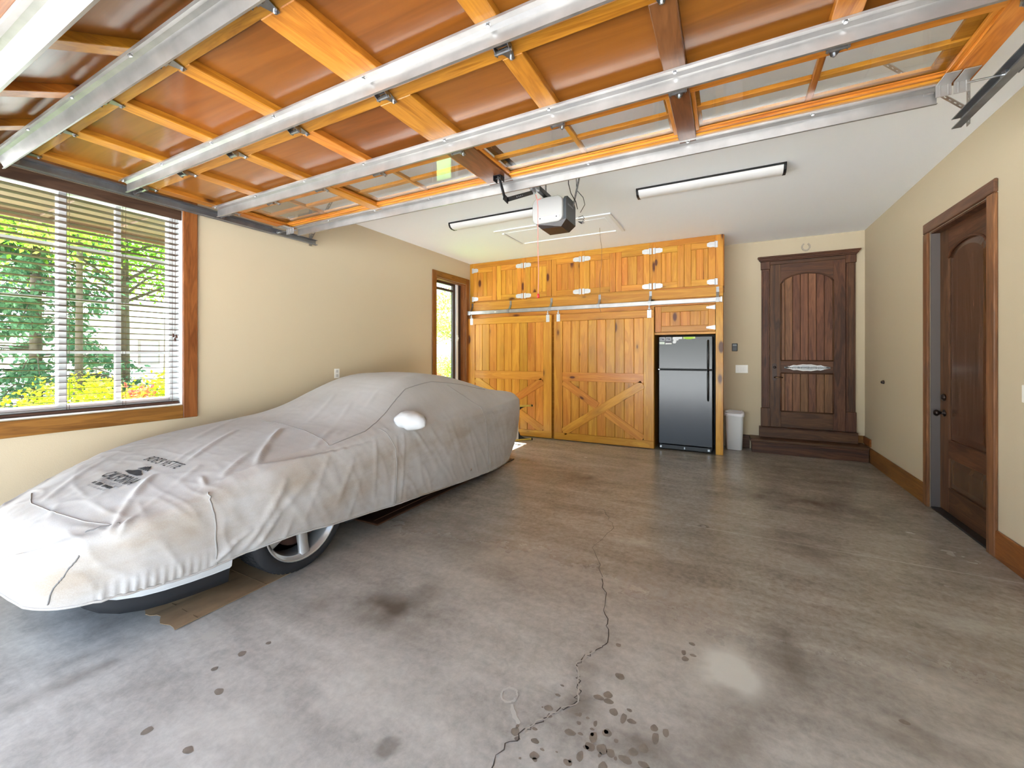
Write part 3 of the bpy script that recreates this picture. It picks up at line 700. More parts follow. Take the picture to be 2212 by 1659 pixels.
# ---- waste bin
tb = thing('waste_bin', (.09, 6.93, 0), 'white plastic waste bin with a bag liner beside the pine end panel', 'bin')
def rrect(cx, cy, hx, hy, r, n=5):
    out = []
    for sx, sy, a0 in ((1, 1, 0), (-1, 1, PI/2), (-1, -1, PI), (1, -1, 1.5*PI)):
        out += [(cx+sx*(hx-r)+r*math.cos(a0+k*PI/2/n), cy+sy*(hy-r)+r*math.sin(a0+k*PI/2/n)) for k in range(n+1)]
    return out
def loft(rings_, caps=(True, False)):
    n = len(rings_[0]); mb = MB(); vs = [p for r in rings_ for p in r]
    fs = [(i*n+k, i*n+(k+1) % n, (i+1)*n+(k+1) % n, (i+1)*n+k) for i in range(len(rings_)-1) for k in range(n)]
    if caps[0]: fs.append(tuple(range(n-1, -1, -1)))
    if caps[1]: fs.append(tuple(range((len(rings_)-1)*n, len(rings_)*n)))
    return mb.add(vs, fs)
rg = []
for hx, hy, z in ((.098, .085, 0), (.102, .09, .01), (.108, .098, .2), (.116, .108, .50), (.124, .116, .502), (.124, .116, .518), (.113, .105, .52), (.105, .095, .25), (.095, .08, .015)):
    rg.append([(x, y, z) for x, y in rrect(.09, 6.93, hx, hy, .04)])
o = loft(rg, (True, True)).build('bin_body', plain('white_plastic', (226, 228, 228), .35), tb); autosmooth(o, 50)
rg = []
for i, (e, z) in enumerate(((.128, .49), (.130, .515), (.126, .530), (.112, .535), (.104, .50), (.095, .40))):
    rg.append([(x, y, z+(.006*math.sin(k*1.9+i)+.02*(.5+.5*math.cos(2*PI*(k/24-.2))) if 0 < i < 4 else .010*math.sin(k*2.3))) for k, (x, y) in enumerate(rrect(.09, 6.93, e, e-.008, .045))])
o = loft(rg, (False, True)).build('bag_liner', plain('bin_bag', (240, 240, 244), .3), tb, True)
# ---- small wall items
o = thing('horseshoe', (.98, YB-.008, 2.84), 'grey horseshoe hung above the arched back door', 'horseshoe')
m = MB(); pts = []
for k in range(25):
    a = math.radians(118+(k/24)*304); pts.append((.981+.045*math.cos(a), YB-.010, 2.905+.050*math.sin(a)))
ring = []
for i, p in enumerate(pts):
    ta = math.radians(118+(i/24)*304); ux, uz = math.cos(ta), math.sin(ta)
    ring.append([(p[0]+ux*.010, YB-.002, p[2]+uz*.010), (p[0]-ux*.010, YB-.002, p[2]-uz*.010), (p[0]-ux*.010, YB-.013, p[2]-uz*.010), (p[0]+ux*.010, YB-.013, p[2]+uz*.010)])
loft(ring, (True, True)).build('shoe', plain('worn_iron', (170, 158, 142), .5, .3), o)
for i in (5, 8, 11, 15, 18, 21): MB().box(pts[i][0]-.002, pts[i][0]+.002, YB-.015, YB-.012, pts[i][2]-.002, pts[i][2]+.002).build('nail', M['orb'], o)
o = thing('wall_control', (.097, YB, 1.44), 'black garage door wall control above the light switches', 'control')
bx('body', M['black'], o, .060, .134, YB-.018, YB, 1.438, 1.556, .005); bx('screen', plain('lcd_grey', (88, 92, 94), .3), o, .070, .124, YB-.020, YB-.018, 1.515, 1.542, .001); bx('button', plain('button_dark', (46, 47, 50), .4), o, .070, .124, YB-.022, YB-.018, 1.455, 1.50, .003)
o = thing('switch_plate', (.19, YB, 1.11), 'white three-gang light switch plate left of the back door', 'switch')
bx('plate', M['wplate'], o, .108, .271, YB-.007, YB, 1.110, 1.232, .003)
for x in (.142, .1895, .237): r_ = bx('rocker', M['wplate'], o, x-.016, x+.016, YB-.011, YB-.007, 1.138, 1.204, .002); r_.rotation_euler = (.05, 0, 0)
o = thing('switch_plate', (XR, 3.72, 1.09), 'white switch plate at the right edge, near the side door', 'switch')
bx('plate', M['wplate'], o, XR-.007, XR, 3.625, 3.748, 1.085, 1.195, .003); bx('rocker', M['wplate'], o, XR-.011, XR-.007, 3.67, 3.70, 1.105, 1.17, .002)
o = MB().lathe([(.021, 0), (.021, .008), (.016, .016), (.017, .022), (.010, .030), (.002, .032)], (0, 0, 0), 0, 16).xf(Matrix.Translation((XR, 6.323, 1.061)) @ Matrix.Diagonal((-1, 1, 1, 1))).build('door_bumper', M['orb'], None, True, label='small round bronze door bumper on the right wall', cat='bumper')
o = thing('outlet_plate', (XL, 3.47, 1.11), 'white electrical outlet plate on the left wall above the car roof', 'outlet')
bx('plate', M['wplate'], o, XL, XL+.006, 3.432, 3.506, 1.100, 1.215, .002)
for z in (1.132, 1.183): bx('receptacle', plain('receptacle', (205, 203, 198), .4), o, XL+.006, XL+.009, 3.452, 3.486, z-.016, z+.016, .003)
# door sign
sg = thing('door_sign', (.986, 7.045, 1.15), 'white scalloped name plaque on the arched back door', 'sign')
top = [(.722, 1.192), (.735, 1.214), (.765, 1.218), (.79, 1.224), (.83, 1.240), (.87, 1.236), (.90, 1.242), (.94, 1.250), (.987, 1.247)]
outl = top+[(2*.987-x, z) for x, z in reversed(top[:-1])]
outl = outl+[(x, 2*1.203-z-.0) for x, z in reversed(outl)]
outl = list(reversed(outl))
MB().prism(outl, 1, 7.043, 7.0515).build('plaque', plain('plaque_border', (236, 237, 238), .35), sg)
inn = [(.987+(x-.987)*.955, 1.203+(z-1.203)*.72) for x, z in outl]
MB().prism(inn, 1, 7.0418, 7.043).build('plaque_field', plain('plaque_field', (190, 197, 204), .4), sg)
cu = bpy.data.curves.new('tmp', 'FONT'); cu.body = 'Wipe Your Flip Flops'; cu.align_x = 'CENTER'; cu.align_y = 'CENTER'; cu.resolution_u = 3
ob = bpy.data.objects.new('tmp', cu); COL.objects.link(ob); dg = bpy.context.evaluated_depsgraph_get(); dg.update(); me = bpy.data.meshes.new_from_object(ob.evaluated_get(dg))
bpy.data.objects.remove(ob); bpy.data.curves.remove(cu)
xs_ = [v.co.x for v in me.vertices]; kx = .44/(max(xs_)-min(xs_)); m = MB()
m.add([(.987+v.co.x*kx, 7.0412, 1.203+v.co.y*kx*1.15) for v in me.vertices], [tuple(p.vertices) for p in me.polygons]); bpy.data.meshes.remove(me)
m.build('lettering', plain('plaque_letters', (240, 242, 244), .4), sg)
# ---- fluorescent fixtures on the ceiling
def fixture(x0, x1, label):
    f = thing('ceiling_light', ((x0+x1)/2, 4.34, H), label, 'light', 'long ceiling light fixtures')
    yc = 4.345; prof = [(yc-.085, H-.001), (yc-.085, H-.028), (yc-.066, H-.056), (yc-.03, H-.070), (yc+.03, H-.070), (yc+.066, H-.056), (yc+.085, H-.028), (yc+.085, H-.001)]
    o = MB().prism(prof, 0, x0+.02, x1-.02).build('diffuser', plain('frosted_lens', (226, 224, 222), .45), f); autosmooth(o, 50)
    for a, b in ((x0, x0+.022), (x1-.022, x1)):
        MB().prism([(yc+(p[0]-yc)*1.04, H-.001-(H-.001-p[1])*1.05) for p in prof], 0, a, b).build('end_cap', M['black'], f)
    for y in (yc-.090, yc+.086): bx('edge_strip', M['black'], f, x0, x1, y, y+.004, H-.020, H-.001, .001)
fixture(-.815, .455, 'long white ceiling light fixture right of the door opener')
fixture(-3.12, -1.85, 'long white ceiling light fixture behind the door opener')
# ---- attic hatch
hq = thing('attic_hatch', (-2.0, 5.2, H), 'white trimmed attic hatch in the ceiling with a thin pull cord', 'hatch')
bx('hatch_panel', M['ceil'], hq, -2.70, -1.32, 4.98, 5.52, H-.004, H-.0005, .001)
for x0, x1, y0_, y1_ in ((-2.795, -1.25, 4.83, 4.865), (-2.68, -1.32, 5.545, 5.58), (-2.745, -2.71, 4.98, 5.56), (-1.255, -1.215, 4.83, 5.60)):
    bx('trim_strip', M['white'], hq, x0, x1, y0_, y1_, H-.016, H-.0005, .003)
MB().tube([(-1.483, 5.33, 3.045), (-1.47, 5.32, 2.90), (-1.445, 5.30, 2.75), (-1.45, 5.30, 2.55), (-1.475, 5.30, 2.40), (-1.468, 5.30, 2.22), (-1.478, 5.29, 2.02), (-1.45, 5.28, 1.93)], .0022, 5).build('pull_cord', plain('cord_brown', (120, 96, 72), .8), hq)

# ================================================================== OVERHEAD GARAGE DOOR (open)
ZD = 2.66                                   # inner face of the stiles
J = [.27, .88, 1.495, 2.11, 2.715]
GX0, GX1 = -3.975, 1.005
TILT = Matrix.Translation((0, .88, ZD)) @ Matrix.Rotation(math.radians(27), 4, 'X') @ Matrix.Translation((0, -.88, -ZD))
gd = thing('garage_door', (-1.485, 1.5, 2.36), 'open overhead wooden garage door with metal struts and a glazed top section', 'garage door')
ST = [-3.925, -3.35, -2.75, -2.15, -1.485, -.82, -.21, .40, .955]
def gpiece(name, mat, parent, x0, x1, y0, y1, z0, z1, tilt, b=.003, **k):
    m = MB().box(x0, x1, y0, y1, z0, z1, b)
    if tilt: m.xf(TILT)
    return m.build(name, mat, parent, **k)
for i in range(4):
    y0, y1 = J[i]+.002, J[i+1]-.002; tl = i == 0; glz = i == 3
    if not glz: sec = gpiece('door_section', M['cedar_x'], gd, GX0, GX1, y0, y1, ZD+.042, ZD+.056, tl, .002)
    else:
        m = MB()
        for a, b in ((y0, y0+.12), (y1-.12, y1)): m.box(GX0, GX1, a, b, ZD+.042, ZD+.056)
        for x in (-3.89, -2.72, -1.485, -.21, .92): m.box(x-.085, x+.085, y0+.12, y1-.12, ZD+.042, ZD+.056)
        sec = m.build('door_section', M['cedar_x'], gd)
    rw = .078
    gpiece('rail', M['cedar_x'], sec, GX0, GX1, y0, y0+rw, ZD, ZD+.042, tl); gpiece('rail', M['cedar_x'], sec, GX0, GX1, y1-rw, y1, ZD, ZD+.042, tl)
    xs = ST if not glz else [ST[0], -2.72, ST[4], -.21, ST[8]]
    hw = [.05]+[.048]*(len(xs)-2)+[.05]; hw[len(xs)//2] = .10
    for x, h_ in zip(xs, hw):
        mt = M['umber'] if ((glz and abs(x+1.485) < .01) or (i in (2, 3) and abs(x+.21) < .01)) else M['cedar_y']
        gpiece('stile', mt, sec, x-h_, x+h_, y0+(rw if not glz else .03), y1-(rw if not glz else .02), ZD-(.004 if glz else 0), ZD+.042, tl)
    for a in range(len(xs)-1):
        p0, p1 = xs[a]+hw[a], xs[a+1]-hw[a+1]
        if not glz: gpiece('panel', M['ply'], sec, p0+.001, p1-.001, y0+rw+.001, y1-rw-.001, ZD+.033, ZD+.0415, tl, 0)
        else:
            # glass held by stepped stops, muntin cross outside it
            gpiece('pane', M['glass'], sec, p0, p1, y0+rw, y1-rw, ZD+.024, ZD+.028, tl, 0)
            for e, zz in ((.022, .008), (.040, .018)):
                gpiece('glazing_stop', M['cedar_x'], sec, p0, p1, y1-rw-e, y1-rw-(e-.02), ZD+zz, ZD+.024, tl, .002)
            gpiece('glazing_stop', M['cedar_x'], sec, p0, p1, y0+rw, y0+rw+.02, ZD+.008, ZD+.024, tl, .002)
            for x0, x1 in ((p0, p0+.02), (p1-.02, p1)): gpiece('glazing_stop', M['cedar_y'], sec, x0, x1, y0+rw+.02, y1-rw-.04, ZD+.008, ZD+.024, tl, .002)
            xm = (p0+p1)/2; ym = (y0+y1)/2+.01
            gpiece('muntin', M['cedar_y'], sec, xm-.014, xm+.014, y0+rw, y1-rw, ZD+.030, ZD+.056, tl, .003)
            gpiece('muntin', M['cedar_x'], sec, p0, xm-.014, ym-.02, ym+.02, ZD+.034, ZD+.056, tl, .003); gpiece('muntin', M['cedar_x'], sec, xm+.014, p1, ym-.02, ym+.02, ZD+.034, ZD+.056, tl, .003)
def strut(yw, x0, x1, tl=False, hgt=.078):
    m = MB()
    z = ZD-.0005
    m.box(x0, x1, yw-.036, yw, z-.003, z); m.prism([(yw-.004, z-.003), (yw, z), (yw+.014, z-.012), (yw+.011, z-.014)], 0, x0, x1)
    m.box(x0, x1, yw+.011, yw+.014, z-hgt, z-.012); m.box(x0, x1, yw+.001, yw+.011, z-hgt, z-hgt+.003)
    m.box(x0, x1, yw-.036, yw-.033, z-.010, z-.003)
    if tl: m.xf(TILT)
    o = m.build('strut', M['steel'], gd)
    for x in ST:
        if x0 < x < x1:
            b = MB().lathe([(.0075, -.012), (.0085, -.007), (.0085, -.004), (.012, -.0035), (.012, -.002)], (x, yw-.018, z-.001), 2, 8)
            if tl: b.xf(TILT)
            b.build('bolt', M['bolt'], o)
strut(J[1]-.105, GX0-.04, GX1-.03, True); strut(J[2]-.105, GX0+.03, GX1-.03); strut(J[3]-.105, GX0+.03, GX1-.03)
strut(2.69, -3.835, .89); strut(J[0]+.11, GX0+.03, GX1-.03, True, .09)
# hinges on every stile at each joint
def hinge_mesh():
    m = MB(); t = .003
    m.box(-.034, .034, -.045, .004, -.0035, 0)                                     # plate on the near rail
    for x in (-.034, .031): m.prism([(-.040, 0), (-.040, -.010), (.0, -.034), (.012, -.034), (.016, -.022), (.012, 0)], 0, x, x+.003)
    m.tube([(-.040, .004, -.024), (.040, .004, -.024)], .0085, 10)
    m.prism([(-.033, .012), (.033, .012), (.026, .035), (.009, .088), (-.009, .088), (-.026, .035)][::1], 2, -.0035, 0)   # leaf on the far stile
    m.prism([(.010, -.002), (.012, -.024), (.020, -.024), (.030, -.003)], 0, -.014, .014)
    for x, y in ((0, .075), (-.02, -.03), (.02, -.03)): m.lathe([(.004, -.014), (.0075, -.011), (.0075, -.004), (.0075, -.003)], (x, y, 0), 2, 6)
    return m
h0 = None
for jy in J[1:4]:
    for x in (ST if jy < 2.0 else ST):
        if h0 is None:
            h0 = hinge_mesh().build('hinge', M['zinc'], gd, origin=(0, 0, 0)); h0.location = Vector((x, jy, ZD-.004))-ORG[gd.name]
        else: inst(h0, 'hinge', (x, jy, ZD-.004), gd)
# rollers with stems, and the slotted top corner brackets
for jy in J[1:4]:
    for x0, xr in ((-3.95, -4.064), (.98, 1.094)):
        m = MB().tube([(x0, jy+.004, ZD-.028), (xr, jy+.004, ZD-.028)], .005, 8)
        m.lathe([(.008, -.006), (.021, -.006), (.021, .006), (.008, .006)], (xr, jy+.004, ZD-.028), 0, 14); m.build('roller', M['zinc'], gd)
for s, xo in ((1, -3.965), (-1, .995)):
    for k in range(2):
        x0, x1 = sorted((xo+s*(.005+.062*k), xo+s*(.060+.062*k)))
        m = MB().box(x0, x1, 2.66, 2.664, ZD-.064, ZD+.006, .001)
        for q in (.012, .04):
            xx = x0+q; m.box(xx, xx+.006, 2.656, 2.661, ZD-.062, ZD+.004, .002)
        m.box(x0, x1, 2.56, 2.664, ZD-.012, ZD-.007, .001); m.build('corner_bracket', M['steel'], gd)
    m = MB().tube([(xo+s*.02, 2.648, ZD-.030), (xo-s*.10, 2.648, ZD-.030)], .005, 8); m.lathe([(.008, -.006), (.021, -.006), (.021, .006), (.008, .006)], (xo-s*.10, 2.648, ZD-.030), 0, 14); m.build('roller', M['zinc'], gd)
    MB().box(min(xo+s*.13, xo+s*.165), max(xo+s*.13, xo+s*.165), 2.655, 2.662, ZD-.045, ZD-.035, .001).build('bracket_tongue', M['zinc'], gd)

# ---- tracks
def perf(p0, p1, wdir, width=.032, t=.003, n=None):
    """punched steel strip from p0 to p1"""
    p0, p1, wd = Vector(p0), Vector(p1), Vector(wdir).normalized(); L = (p1-p0).length; d = (p1-p0)/L; nn = d.cross(wd).normalized()
    m = MB()
    def slab(a, b, u, v):
        c = []
        for q in (-t/2, t/2):
            for s_, r_ in ((a, u), (b, u), (b, v), (a, v)): c.append(p0+d*s_+wd*r_+nn*q)
        m.add(c, [(3,2,1,0), (4,5,6,7), (0,1,5,4), (1,2,6,5), (2,3,7,6), (3,0,4,7)])
    slab(0, L, -width/2, -width*.17); slab(0, L, width*.17, width/2)
    k = max(2, int(L/.028))
    for i in range(k): slab(L*i/k, L*(i+.55)/k, -width*.17, width*.17)
    return m
def track(xw, s, label):
    t = thing('garage_door_track', (xw, 3.0, ZD-.06), label, 'track', 'horizontal tracks of the garage door')
    zc = ZD-.029; path = [(3.09, zc), (.62, zc)]+[(.62-.55*math.sin(a), zc-.55+.55*math.cos(a)) for a in [k*PI/2/10 for k in range(1, 11)]]+[(.07, .02)]
    prof = [(0, -.027), (.038, -.027), (.038, -.022), (.035, -.024), (.003, -.024), (.003, .024), (.035, .024), (.038, .022), (.038, .027), (0, .027)]
    rg = []
    for i, (y, z) in enumerate(path):
        a = path[max(0, i-1)]; b = path[min(len(path)-1, i+1)]; ty, tz = b[0]-a[0], b[1]-a[1]; L = math.hypot(ty, tz); ny, nz_ = tz/L, -ty/L
        rg.append([(xw+s*dx, y+ny*dn, z+nz_*dn) for dx, dn in prof])
    loft(rg, (True, True)).build('channel', M['track'], t)
    MB().prism([(xw-s*.001, zc-.03), (xw-s*.004, zc-.03), (xw-s*.004, zc+.05), (xw-s*.001, zc+.05)], 1, .7, 2.6).build('angle_iron', M['track'], t)
    perf((xw-s*.006, 3.03, zc-.045), (xw-s*.006, 3.03, H-.002), (0, 1, 0), .034).build('hanger', M['steel'], t)
    perf((xw-s*.006, 1.55, zc+.02), (xw-s*.006, 1.55, H-.002), (0, 1, 0), .034).build('hanger', M['steel'], t)
    perf((xw-s*.010, 3.03, zc+.03), (xw+s*.36, 3.03, H-.002), (0, 1, 0), .034).build('diagonal_brace', M['steel'], t)
    MB().tube([(xw+s*.012, 3.06, zc-.012), (xw-s*.012, 3.06, zc-.012)], .007, 6).build('stop_bolt', M['bolt'], t)
    return t
track(-4.085, 1, 'grey steel door track along the big window wall')
track(1.115, -1, 'grey steel door track along the right wall')

# ---- opener
op = thing('garage_door_opener', (-1.4, 3.5, 2.53), 'white and black garage door opener hung from the ceiling with a red cord', 'opener')
ox = -1.45
bx('rail', M['blackm'], op, ox-.020, ox+.020, .02, 3.52, 2.795, 2.840, .004)
x0, x1, ya, yb, z0, z1 = -1.565, -1.275, 3.40, 3.66, 2.555, 2.785
mw = plain('opener_white', (168, 166, 163), .35); mg = plain('opener_grey', (66, 70, 74), .4)
rg = []
for hx, e, y in ((.60, .62, ya), (.9, .92, ya+.006), (1.0, 1.0, ya+.035), (1.0, 1.0, yb)):
    c = ((x0+x1)/2, (z0+z1)/2+.01); rg.append([(c[0]+(p[0]-c[0])*(.86+.14*hx), y, c[1]+(p[1]-c[1])*(.80+.20*e)) for p in rrect((x0+x1)/2, (z0+z1)/2, (x1-x0)/2, (z1-z0)/2, .055, 6)])
o = loft(rg, (True, True)).build('light_cover', mw, op); autosmooth(o, 35)
m = MB(); m.prism([(ya+.03, z0+.02), (yb+.02, z0+.02), (yb+.02, z1-.04), (yb-.02, z1), (ya+.06, z1), (ya+.03, z1-.03)], 0, x1-.002, x1+.024)
o = m.build('motor_housing', mg, op)
bx('name_strip', plain('strip_grey', (120, 124, 128), .4), o, x1+.024, x1+.0255, ya+.07, ya+.21, z1-.075, z1-.060, 0)
m = MB(); m.add([(x0+.03, ya+.02, z0+.004), (x1+.024, ya+.03, z0+.02), (x1+.024, yb+.02, z0+.02), (x0+.03, yb+.02, z0+.004), (x0+.07, ya+.05, z0-.035), (x1-.03, ya+.05, z0-.035), (x1-.03, yb, z0-.035), (x0+.07, yb, z0-.035)], [(0,1,5,4), (1,2,6,5), (2,3,7,6), (3,0,4,7), (7,6,5,4), (3,2,1,0)])
m.build('underside_cover', plain('opener_brown_black', (40, 30, 24), .4), op)
bx('front_label', plain('label_grey', (205, 203, 200), .5), op, x0+.06, x1-.03, ya-.004, ya-.0008, z0+.030, z0+.055, .001)
for x in (x0+.075, x1-.06): bx('vent_slot', M['black'], op, x, x+.010, ya-.006, ya-.0042, z0+.036, z0+.048, 0)
m = MB(); m.box(ox-.030, ox+.030, 3.10, 3.24, 2.775, 2.850, .004); m.box(ox-.012, ox+.012, 3.13, 3.21, 2.745, 2.775, .004); tro = m.build('trolley', M['zinc'], op)
m = MB()
def bar(a, b, wd=.032, t=.006):
    a, b = Vector(a), Vector(b); d = (b-a).normalized(); u = d.cross(Vector((1, 0, 0))).normalized(); c = []
    for q in (-t/2, t/2):
        for p, s_ in ((a, -1), (b, -1), (b, 1), (a, 1)): c.append(p+u*s_*wd/2+Vector((q, 0, 0)))
    m.add(c, [(3,2,1,0), (4,5,6,7), (0,1,5,4), (1,2,6,5), (2,3,7,6), (3,0,4,7)])
bar((ox, 2.585, 2.655), (ox, 2.665, 2.540)); bar((ox, 2.65, 2.538), (ox, 2.72, 2.528), .045); bar((ox, 2.70, 2.530), (ox, 3.16, 2.745))
m.build('door_arm', M['blackm'], op)
for q in (.35, .42, .49, .56): MB().lathe([(.0045, 0), (.0045, .002)], (ox+.003, 2.70+q*.46, 2.530+q*.215), 0, 8).build('arm_hole', M['bolt'], op)
m = MB(); m.box(ox-.03, ox-.026, 2.55, 2.61, 2.62, 2.66, .001); m.box(ox+.026, ox+.03, 2.55, 2.61, 2.62, 2.66, .001); m.box(ox-.03, ox+.03, 2.55, 2.61, 2.654, 2.658, .001); m.tube([(ox-.03, 2.585, 2.645), (ox+.03, 2.585, 2.645)], .005, 8)
m.build('door_bracket', M['blackm'], op)
perf((x1+.03, 3.60, z1-.05), (x1+.10, 3.60, H-.002), (0, 1, 0), .034).build('hanger', M['track'], op)
perf((x0+.05, 3.60, z1-.02), (x0+.05, 3.60, H-.002), (0, 1, 0), .034).build('hanger', M['track'], op)
perf((ox-.02, 3.28, 2.84), (ox-.02, 3.28, H-.002), (1, 0, 0), .034).build('hanger', M['track'], op)
MB().tube([(x1+.02, 3.50, z1+.24), (x1+.02, 3.50, z1+.12), (x1+.035, 3.52, z1+.04), (x1+.06, 3.58, z1-.02), (x1+.05, 3.66, z1-.06)], .004, 6).build('power_cable', M['black'], op, True)
MB().tube([(x1+.05, 3.62, H-.01), (x1+.055, 3.62, z1+.1), (x1+.11, 3.64, z1+.03), (x1+.12, 3.66, z1-.03), (x1+.07, 3.68, z1-.09)], .003, 6).build('sensor_wire', M['black'], op, True)
for q in (0, 1, 2): MB().tube([(x1+.05, yb+.02, z0+.10-.02*q), (x1+.09, yb+.03, z0+.11-.028*q), (x1+.105, yb+.03, z0+.085-.02*q), (x1+.08, yb+.03, z0+.05-.006*q), (x1+.05, yb+.02, z0+.06)], .003, 6).build('antenna_loop', M['black'], op, True)
mr_ = plain('red_cord', (222, 130, 122), .7)
MB().tube([(-1.44, 3.20, 2.74), (-1.434, 3.22, 2.70), (-1.433, 3.23, 2.64), (-1.435, 3.235, 2.3), (-1.428, 3.235, 2.1), (-1.432, 3.235, 1.90)], .0032, 6).build('release_cord', mr_, op)
MB().tube([(-1.434, 3.225, 2.70), (-1.41, 3.21, 2.695), (-1.40, 3.215, 2.705)], .004, 6).build('cord_knot', mr_, op)
MB().lathe([(.004, 0), (.012, .006), (.011, .03), (.006, .038)], (-1.432, 3.235, 1.865), 2, 10).build('pull_handle', plain('red_handle', (205, 40, 36), .4), op, True)

# ================================================================== VENETIAN BLIND
bl = thing('venetian_blind', (XL-.03, 1.06, .965), 'dark brown wooden venetian blind in the large window', 'blind')
M['slat'] = wood('blind_slat', (58, 40, 30), (82, 60, 46), (100, 76, 58), 1, .45, 0, var=.10)
by0, by1 = W1[0]+.02, W1[1]-.022; bxc = XL-.040
bx('headrail', M['slat'], bl, bxc-.028, bxc+.028, by0, by1, 2.575, 2.616, .003); bx('valance', M['slat'], bl, bxc+.032, bxc+.044, by0-.012, by1+.014, 2.545, 2.629, .004)
bx('bottom_rail', M['slat'], bl, bxc-.026, bxc+.026, by0, by1, .964, .984, .004)
NS = 35; sp = (2.565-.998)/(NS-1); sl0 = None
for k in range(NS):
    z = .998+sp*k
    if sl0 is None:
        sl0 = MB().box(-.025, .025, -(by1-by0)/2, (by1-by0)/2, -.0015, .0015, .001).build('slat', M['slat'], bl, origin=(0, 0, 0))
        sl0.location = Vector((bxc, (by0+by1)/2, z))-ORG[bl.name]; sl0.rotation_euler = (0, math.radians(-5), 0)
    else: inst(sl0, 'slat', (bxc, (by0+by1)/2, z), bl, (0, math.radians(-5), 0))
mt_ = plain('ladder_cord', (86, 66, 52), .8)
for y in (.42, 1.175, 1.49, 1.80):
    m = MB()
    for dx in (-.027, .027): m.tube([(bxc+dx, y, .97), (bxc+dx, y, 2.58)], .0014, 5)
    m.build('ladder_cord', mt_, bl)
MB().tube([(bxc+.034, 1.815, 2.55), (bxc+.034, 1.817, 2.0), (bxc+.034, 1.815, 1.56)], .0016, 5).build('lift_cord', mt_, bl)
for dy, dz in ((-.012, 0), (.010, -.006), (0, -.035)): MB().lathe([(.003, .028), (.008, .014), (.010, 0), (.004, -.002)], (bxc+.034, 1.815+dy, 1.535+dz), 2, 10).build('tassel', plain('tassel_wood', (74, 44, 34), .4), bl, True)

# ================================================================== COVERED CAR
CXC = -3.255
# y: zc, wr, zr, wb, zb, wm, zm, wl, zl, wh, zh
ST_CAR = [
 (.572,.45,.06,.448,.10,.44,.12,.42,.12,.38,.11,.33),
 (.60, .50,.14,.495,.22,.48,.27,.45,.28,.38,.25,.295),
 (.635,.56,.20,.55,.33,.52,.40,.46,.41,.36,.38,.275),
 (.71, .60,.26,.592,.44,.56,.53,.48,.545,.36,.52,.270),
 (.82, .635,.32,.625,.53,.585,.63,.48,.65,.36,.64,.278),
 (.95, .668,.38,.660,.61,.615,.72,.49,.74,.36,.73,.274),
 (1.15,.708,.45,.700,.70,.655,.80,.49,.82,.36,.81,.266),
 (1.4, .752,.50,.748,.77,.700,.852,.50,.866,.36,.852,.278),
 (1.65,.785,.50,.782,.79,.735,.868,.50,.880,.35,.868,.276),
 (2.0, .820,.52,.812,.80,.762,.865,.50,.882,.34,.873,.232),
 (2.25,.852,.55,.832,.79,.782,.860,.50,.880,.33,.874,.205),
 (2.55,.945,.55,.905,.785,.80,.858,.52,.880,.32,.874,.170),
 (2.85,1.075,.53,1.025,.785,.81,.858,.52,.880,.32,.874,.150),
 (3.1, 1.155,.51,1.105,.785,.82,.858,.52,.880,.31,.874,.130),
 (3.4, 1.188,.50,1.138,.785,.825,.858,.53,.880,.30,.874,.110),
 (3.8, 1.160,.51,1.105,.785,.83,.858,.53,.880,.30,.870,.088),
 (4.2, 1.075,.54,1.02,.79,.832,.858,.54,.872,.30,.860,.068),
 (4.6, .962,.58,.925,.785,.835,.84,.55,.84,.30,.80,.060),
 (4.85,.912,.62,.892,.77,.835,.81,.58,.785,.30,.70,.070),
 (5.0, .893,.62,.876,.735,.81,.765,.60,.735,.35,.65,.10),
 (5.07,.865,.58,.85,.67,.77,.705,.58,.68,.36,.62,.14),
 (5.11,.78,.48,.77,.55,.69,.58,.55,.57,.38,.53,.20)]
def xcar(y): return CXC + (.20*((1.4-y)/.8)**1.4 if y < 1.4 else 0)
def lfac(y): return 1-.22*max(0, min(1, (1.25-y)/.6))**.8
def interp(y):
    T = ST_CAR
    if y <= T[0][0]: return T[0][1:]
    if y >= T[-1][0]: return T[-1][1:]
    for i in range(len(T)-1):
        if T[i][0] <= y <= T[i+1][0]: break
    y0, y1 = T[i][0], T[i+1][0]; t = (y-y0)/(y1-y0); out = []
    for k in range(1, len(T[0])):
        p0, p1 = T[i][k], T[i+1][k]
        m0 = (p1-T[i-1][k])/(y1-T[i-1][0]) if i else (p1-p0)/(y1-y0)
        m1 = (T[i+2][k]-p0)/(T[i+2][0]-y0) if i+2 < len(T) else (p1-p0)/(y1-y0)
        h = y1-y0
        out.append((2*t**3-3*t*t+1)*p0+(t**3-2*t*t+t)*h*m0+(-2*t**3+3*t*t)*p1+(t**3-t*t)*h*m1)
    return out
def half_section(y, n=40):
    """points from the top centre to the hem: (half width, height)"""
    zc, wr, zr, wb, zb, wm, zm, wl, zl, wh, zh = interp(y)
    C = [(-wr*.5, zc-.12*(zc-zr)), (0, zc), (wr*.55, zc-.16*(zc-zr)), (wr, zr), (wb, zb), (wm, (zb+zm)*.5+.02), (wl, zl), (wh, zh), (wh-.02, zh-.05)]
    out = []; m = len(C)-3
    for k in range(n+1):
        s = k/n*m; i = min(int(s), m-1); t = s-i; p = C[i:i+4]; q = []
        for d in (0, 1):
            a, b, c, e = p[0][d], p[1][d], p[2][d], p[3][d]
            q.append(.5*(2*b+(-a+c)*t+(2*a-5*b+4*c-e)*t*t+(-a+3*b-3*c+e)*t**3))
        out.append(tuple(q))
    return out
